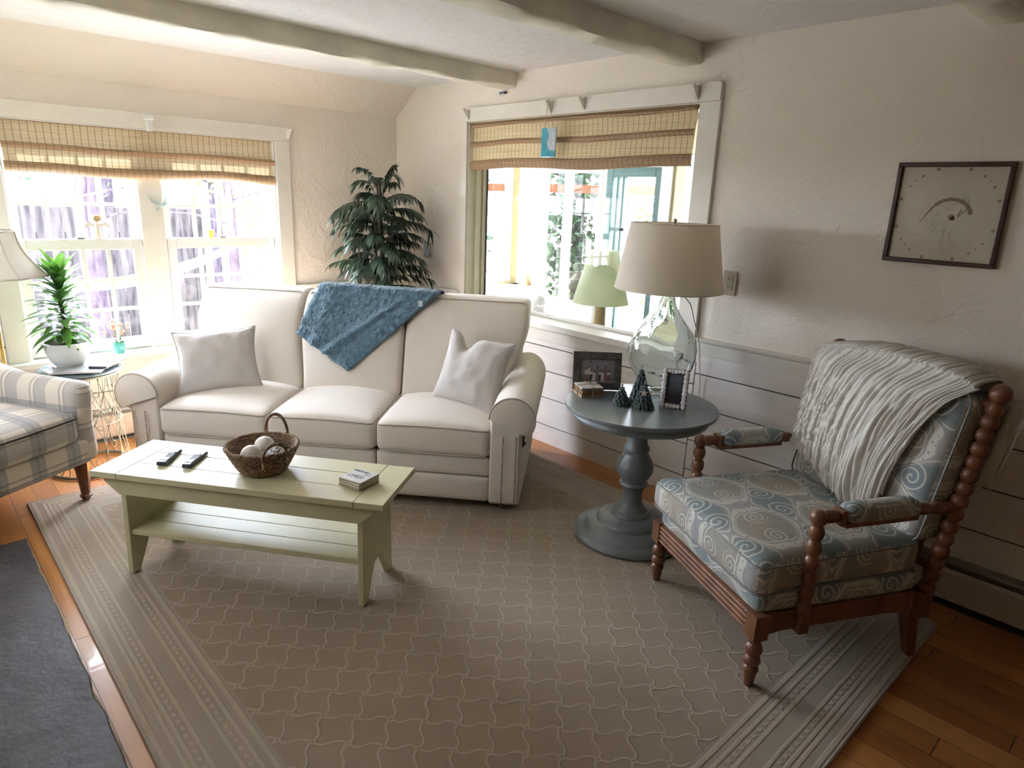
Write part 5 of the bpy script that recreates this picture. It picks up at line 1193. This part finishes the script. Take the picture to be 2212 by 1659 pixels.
t = thing('candle_jar', 'tiny orange candle glass on the right sash rail', 'candle', (-1.375, .045, 1.189)); MB().lathe([(0, 0), (.012, 0), (.018, .02), (.020, .048), (.017, .05), (0, .045)], 20).build('glass', translucent('amber_glass', (.75, .36, .10), (.9, .45, .12), .5, .3), t, smooth=60); MB().lathe([(0, .045), (.015, .045), (.015, .05), (0, .05)], 14).build('wax', M('wax', (.75, .55, .35), .6), t)
t = thing('bird_ornament', 'small translucent hummingbird stuck on the white mullion', 'ornament', (-1.655, .028, 1.385)); bm = translucent('bird_glass', (.60, .68, .66), (.6, .7, .7), .4, .3)
MB().sphere((0, -.012, 0), .016, 14, 10, (1.5, .6, .8)).sphere((.026, -.012, .008), .009, 10, 8).tube([(.032, -.012, .009), (.056, -.014, .012)], [.002, .0006], 5).build('body', bm, t, smooth=180)
MB().prism([(-.005, .005), (-.075, .045), (-.055, .012), (-.01, -.008)], 'y', -.014, -.011).prism([(.0, .008), (.022, .055), (.030, .035), (.012, .0)], 'y', -.014, -.011).build('wings', bm, t); MB().prism([(-.015, 0), (-.04, -.03), (-.03, -.038), (-.008, -.010)], 'y', -.013, -.011).build('tail', bm, t)

# ------------------------------------------------------------------ tall silk palm in the corner
t = thing('potted_palm', 'tall dark green parlour palm standing in the corner behind the sofa', 'plant', (-.425, -.43, 0))
MB().lathe([(0, 0), (.13, 0), (.15, .02), (.17, .26), (.175, .28), (.16, .28), (.155, .25), (0, .25)], 32).build('planter', MT['brownpot'], t, smooth=50); MB().lathe([(0, .262), (.158, .255)], 24, cap=False).build('soil', MT['soil'], t)
g = random.Random(4)
for (a, r) in ((.3, .02), (2.2, .035), (4.2, .03)):
    MB().tube([(r * math.cos(a), r * math.sin(a), .25), (r * 1.3 * math.cos(a), r * 1.3 * math.sin(a), .8), (r * .8 * math.cos(a), r * .8 * math.sin(a), 1.3), (.01 * math.cos(a), .01 * math.sin(a), 1.56 - .05 * r)], [.016, .014, .011, .006], 8).build('cane', MT['palmstem'], t, smooth=60)
NF = 82
for i in range(NF):
    q = (i + .5) / NF; z = .60 + .93 * q; a = GA * i; el = lerp(.42, .62, q) + (.5 if q > .93 else 0) + .45 * (g.random() - .5); L = lerp(.40, .34, q) * (.70 + .40 * g.random())
    d0 = Vector((math.cos(a) * math.cos(el), math.sin(a) * math.cos(el), math.sin(el))); p0 = Vector((.02 * math.cos(a), .02 * math.sin(a), z)); N = 17; pts = []; drp = .34 + .34 * g.random(); sw = Vector((-d0.y, d0.x, 0)) * (g.random() - .5) * 2
    for k in range(N + 1):
        s = k / N; pts.append(p0 + d0 * (L * s) - Vector((0, 0, 1)) * (drp * L * s ** 2.0) + sw * (L * .12 * s * s))
    for p in pts:   # keep clear of the walls
        p.x = min(p.x, .355 - .03 * g.random()); p.y = min(p.y, .355 - .03 * g.random())
    m = MB(); m.tube(pts, [.0035 * (1 - .7 * k / N) for k in range(N + 1)], 5)
    for k in range(3, N + 1):
        dd = (pts[k] - pts[k - 1]).normalized(); sd = dd.cross(Vector((0, 0, 1))); sd = sd.normalized() if sd.length > 1e-3 else Vector((1, 0, 0)); s = k / N; ll = lerp(.165, .07, abs(s - .45) / .55) * (.7 + .5 * g.random()) * (L / .42) ** .5
        for sg in (-1, 1):
            ld = (dd * (.75 + .3 * g.random()) + sd * sg * (.8 - .35 * s) + Vector((0, 0, .30 * g.random() - .05))).normalized(); b = pts[k]
            tip = b + ld * ll
            if tip.x > .385 or tip.y > .385: ld = (dd * .2 - Vector((.5 if tip.x > .385 else 0, .5 if tip.y > .385 else 0, .6))).normalized()
            m.leaf(b, ld, (0, 0, 1), ll, .019, .45 + .5 * g.random(), 4, .12)
    m.leaf(pts[-1], Vector((min(0, pts[-1].x - pts[-2].x), min(0, pts[-1].y - pts[-2].y), pts[-1].z - pts[-2].z - .001)).normalized() if max(pts[-1].x, pts[-1].y) > .30 else (pts[-1] - pts[-2]).normalized(), (0, 0, 1), .08, .015, .5, 4, .1)
    m.build('frond', MT['leafdark'], t, smooth=180)

# ------------------------------------------------------------------ on the walls
# framed drawing
PYc, PZc = -3.662, 1.502; hw, hh = .188, .185
t = thing('framed_art', 'dark framed pale drawing of a swirling spiral on the right wall', 'picture', (0, PYc, PZc))
fr = MB()
for (y0, y1, z0_, z1_) in ((-hw, hw, -hh, -hh + .017), (-hw, hw, hh - .017, hh), (-hw, -hw + .017, -hh + .017, hh - .017), (hw - .017, hw, -hh + .017, hh - .017)): fr.box(-.022, -.002, y0, y1, z0_, z1_)
fr.build('frame', MT['frame_dark'], t, bevel=.003)
pp = MB().box(-.008, -.002, -hw + .012, hw - .012, -hh + .012, hh - .012).build('drawing_sheet', M('ivory_sheet', (.60, .55, .43), .35, .03, spec=.5), t)
inks = {'brown': (MB(), M('sepia_ink', (.33, .25, .17), .7)), 'red': (MB(), M('rust_ink', (.42, .22, .13), .7)), 'grey': (MB(), M('faint_ink', (.48, .43, .34), .7))}
def blob(k, a, b, r, sq=1.0): inks[k][0].add([(-.0088, -(a + r * math.cos(2 * PI * i / 10)), b + r * sq * math.sin(2 * PI * i / 10)) for i in range(10)], [tuple(range(9, -1, -1))])
def stroke(k, P, w0, w1):
    n = len(P) - 1; vs = []
    for i, (a, b) in enumerate(P):
        p, q = P[max(0, i - 1)], P[min(n, i + 1)]; dx, dz = q[0] - p[0], q[1] - p[1]; L = math.hypot(dx, dz) or 1; w_ = lerp(w0, w1, i / n) / 2
        vs += [(-.0087, -(a - dz / L * w_), b + dx / L * w_), (-.0087, -(a + dz / L * w_), b - dx / L * w_)]
    inks[k][0].add(vs, [(2 * i, 2 * i + 1, 2 * i + 3, 2 * i + 2) for i in range(n)])
A_ = [(-.085 + .15 * 0, 0)]
archp = [(.012 + .068 * math.cos(R(195 - 10 * k)), -.008 + .062 * math.sin(R(195 - 10 * k))) for k in range(19)]
stroke('brown', archp[3:], .004, .014)
for i, p in enumerate(archp[6:]): blob('brown', p[0], p[1], .0075)
stroke('red', [(-.082, -.035), (-.07, -.015), (-.055, .012), (-.045, .028)], .002, .006); blob('brown', .020, -.010, .011); blob('brown', .026, -.014, .008)
g = random.Random(31)
for k in range(12):
    a = g.random() * 6.28; stroke('grey', [(.02 + .03 * math.cos(a), -.03 + .03 * math.sin(a)), (.02 + .08 * math.cos(a + .2), -.03 + .08 * math.sin(a + .2)), (.02 + .12 * math.cos(a + .5), -.03 + .12 * math.sin(a + .5))], .0022, .0008)
for k in range(6): stroke('grey', [(-.015 + (.008 + .005 * k) * math.cos(i * .5), -.045 + (.008 + .005 * k) * .8 * math.sin(i * .5)) for i in range(13)], .0015, .0015)
for k in range(50): blob('brown' if k % 4 else 'red', (g.random() - .5) * .20, (g.random() - .6) * .16, .0012 + .001 * g.random())
for cx in (-1, 1):
    for cz in (-1, 1):
        for k in range(9):
            a = R(45) * 1.0 + R(9) * (k - 4); x, z = cx * .150 * math.cos(a) * 1.12, cz * .150 * math.sin(a) * 1.12
            blob('brown' if k in (1, 7) else 'red' if k in (3, 4, 5) else 'grey', x, z, .0065 if k in (1, 7) else .0045 if k in (3, 5) else .003)
for k in inks: inks[k][0].build('ink_marks', inks[k][1], pp)
MB().box(-.0105, -.0095, -hw + .014, hw - .014, -hh + .014, hh - .014).build('glazing', MT['glass'], t)
# outlet plate by the lamp
t = thing('outlet_plate', 'almond double outlet plate on the wall beside the lamp shade', 'outlet', (0, -2.822, 1.150))
MB().box(-.006, 0, -.036, .036, -.058, .058).build('cover_plate', MT['plate'], t, bevel=.003)
for z in (-.021, .021): MB().box(-.0085, -.005, -.016, .016, z - .014, z + .014).build('receptacle', MT['plate'], t, bevel=.003); 
m = MB()
for z in (-.021, .021):
    for y in (-.006, .006): m.box(-.0092, -.0082, y - .0012, y + .0012, z - .005, z + .006)
m.build('slots', MT['black'], t)
# small glass plaque near the corner
t = thing('wall_plaque', 'small frosted glass plaque on steel pins near the room corner', 'plaque', (0, -.415, 1.12))
MB().box(-.030, -.025, -.028, .028, -.058, .058).build('glass_panel', M('frosted_blue_glass', (.36, .42, .47), .25, .05), t, bevel=.002)
m = MB()
for y in (-.020, .020):
    for z in (-.045, .045): m.tube([(0, y, z), (-.036, y, z)], .0045, 8)
m.build('standoff_pins', MT['nickel'], t, smooth=60)
tag(MB().box(-.012, 0, -.028, .028, -.006, .006).box(-.018, -.010, -.024, -.016, -.010, .006).build('wall_hook', MT['black'], bevel=.001), 'tiny dark metal hook on the wall just under the beam end', 'hook').location = (0, -1.172, 2.118)
# fused-glass wave hung on a cord
t = thing('glass_ornament', 'blue fused-glass wave panel hanging by a cord over the porch window shade', 'ornament', (-.052, -1.625, 1.815))
wv = NT('wave_glass'); v = wv.coord(); s_ = wv.sep(v); y_, z_ = wv.math('MULTIPLY', s_[1], -1.0), s_[2]
dx = wv.math('SUBTRACT', y_, .022); dz = wv.math('SUBTRACT', z_, -.005); rr = wv.math('SQRT', wv.math('ADD', wv.math('MULTIPLY', dx, dx), wv.math('MULTIPLY', wv.math('MULTIPLY', dz, dz), .7)))
n1 = wv.noise(v, 60, 3); cres = wv.math('MULTIPLY', wv.step(wv.math('ADD', rr, wv.math('MULTIPLY', n1, .012)), .036, .044), wv.step(wv.math('SUBTRACT', wv.math('ADD', .060, wv.math('MULTIPLY', y_, -.5)), z_), .0, .012))
foam = wv.step(wv.noise(v, 180, 2), .52, .60); base = wv.mix(foam, (.36, .44, .50), (.62, .68, .72)); blue = wv.mix(wv.noise(v, 40, 3), (.012, .14, .22), (.03, .33, .40))
cres = wv.math('MULTIPLY', wv.step(wv.math('ADD', rr, wv.math('MULTIPLY', n1, .010)), .033, .041), wv.math('MAXIMUM', wv.math('SUBTRACT', 1, wv.step(wv.math('ADD', y_, wv.math('MULTIPLY', z_, .35)), .008, .022)), wv.math('SUBTRACT', 1, wv.step(z_, -.050, -.038))))
wv.set(col=wv.mix(cres, base, blue), rough=.08, spec=.7, coat=.4)
MB().box(-.003, .003, -.056, .056, -.080, .078).build('glass_panel', wv.m, t, bevel=.002)
m = MB(); 
for y in (-.030, .030): m.tube([(0, y, .074), (.0, y * .25 + .018, .222)], .0015, 5)
m.tube([(0, .0105, .22), (-.006, .018, .226), (0, .0255, .22)], .0015, 5); m.build('cord', MT['twine'], t)

# ------------------------------------------------------------------ light
sc = bpy.context.scene
w = bpy.data.worlds.new('sky'); sc.world = w; w.use_nodes = True; nt = w.node_tree; bg = nt.nodes['Background']
tc = nt.nodes.new('ShaderNodeTexCoord'); sp = nt.nodes.new('ShaderNodeSeparateXYZ'); rp = nt.nodes.new('ShaderNodeValToRGB')
nt.links.new(tc.outputs['Generated'], sp.inputs[0]); nt.links.new(sp.outputs[2], rp.inputs[0]); nt.links.new(rp.outputs[0], bg.inputs[0])
e = rp.color_ramp.elements; e[0].position = 0.0; e[0].color = (.80, .87, 1.0, 1); e[1].position = .5; e[1].color = (.78, .88, 1.08, 1)
bg.inputs[1].default_value = SKY
sun = bpy.data.lights.new('sun', 'SUN'); sun.energy = SUN; sun.angle = R(1.5); sun.color = (1, .97, .93); so = bpy.data.objects.new('sun', sun); COL.objects.link(so)
so.rotation_euler = Vector((.12, -.62, -.78)).to_track_quat('-Z', 'Y').to_euler()
def portal(loc, rot, sx, sy):
    l = bpy.data.lights.new('portal', 'AREA'); l.shape = 'RECTANGLE'; l.size = sx; l.size_y = sy; l.cycles.is_portal = True; o = bpy.data.objects.new('portal', l); COL.objects.link(o); o.location = loc; o.rotation_euler = rot
portal(((WX0 + WX1) / 2, .16, (WZ0 + WZ1) / 2), (R(90), 0, PI), 1.5, 1.32)
portal((1.25, PY + .12, 1.33), (R(90), 0, PI), 1.3, 1.34); portal((PX + .12, .05, 1.1), (R(90), 0, R(90)), .8, 1.4); portal((PX + .12, -1.05, 1.0), (R(90), 0, R(90)), 1.3, 1.9)
portal((FX0 - .12, (QY0 + QY1) / 2, (QZ0 + QZ1) / 2), (R(90), 0, R(-90)), QY1 - QY0, QZ1 - QZ0)
sc.view_settings.view_transform = 'Standard'; sc.view_settings.look = 'None'; sc.view_settings.exposure = EXPO; sc.view_settings.gamma = 1
cy = sc.cycles; cy.use_denoising = True
try: cy.denoiser = 'OPENIMAGEDENOISE'
except Exception: pass
cy.use_adaptive_sampling = True; cy.adaptive_threshold = .06; cy.use_light_tree = False; cy.max_bounces = 7; cy.diffuse_bounces = 4; cy.glossy_bounces = 3; cy.transmission_bounces = 8; cy.transparent_max_bounces = 12; cy.caustics_reflective = False; cy.caustics_refractive = False; cy.sample_clamp_indirect = 6
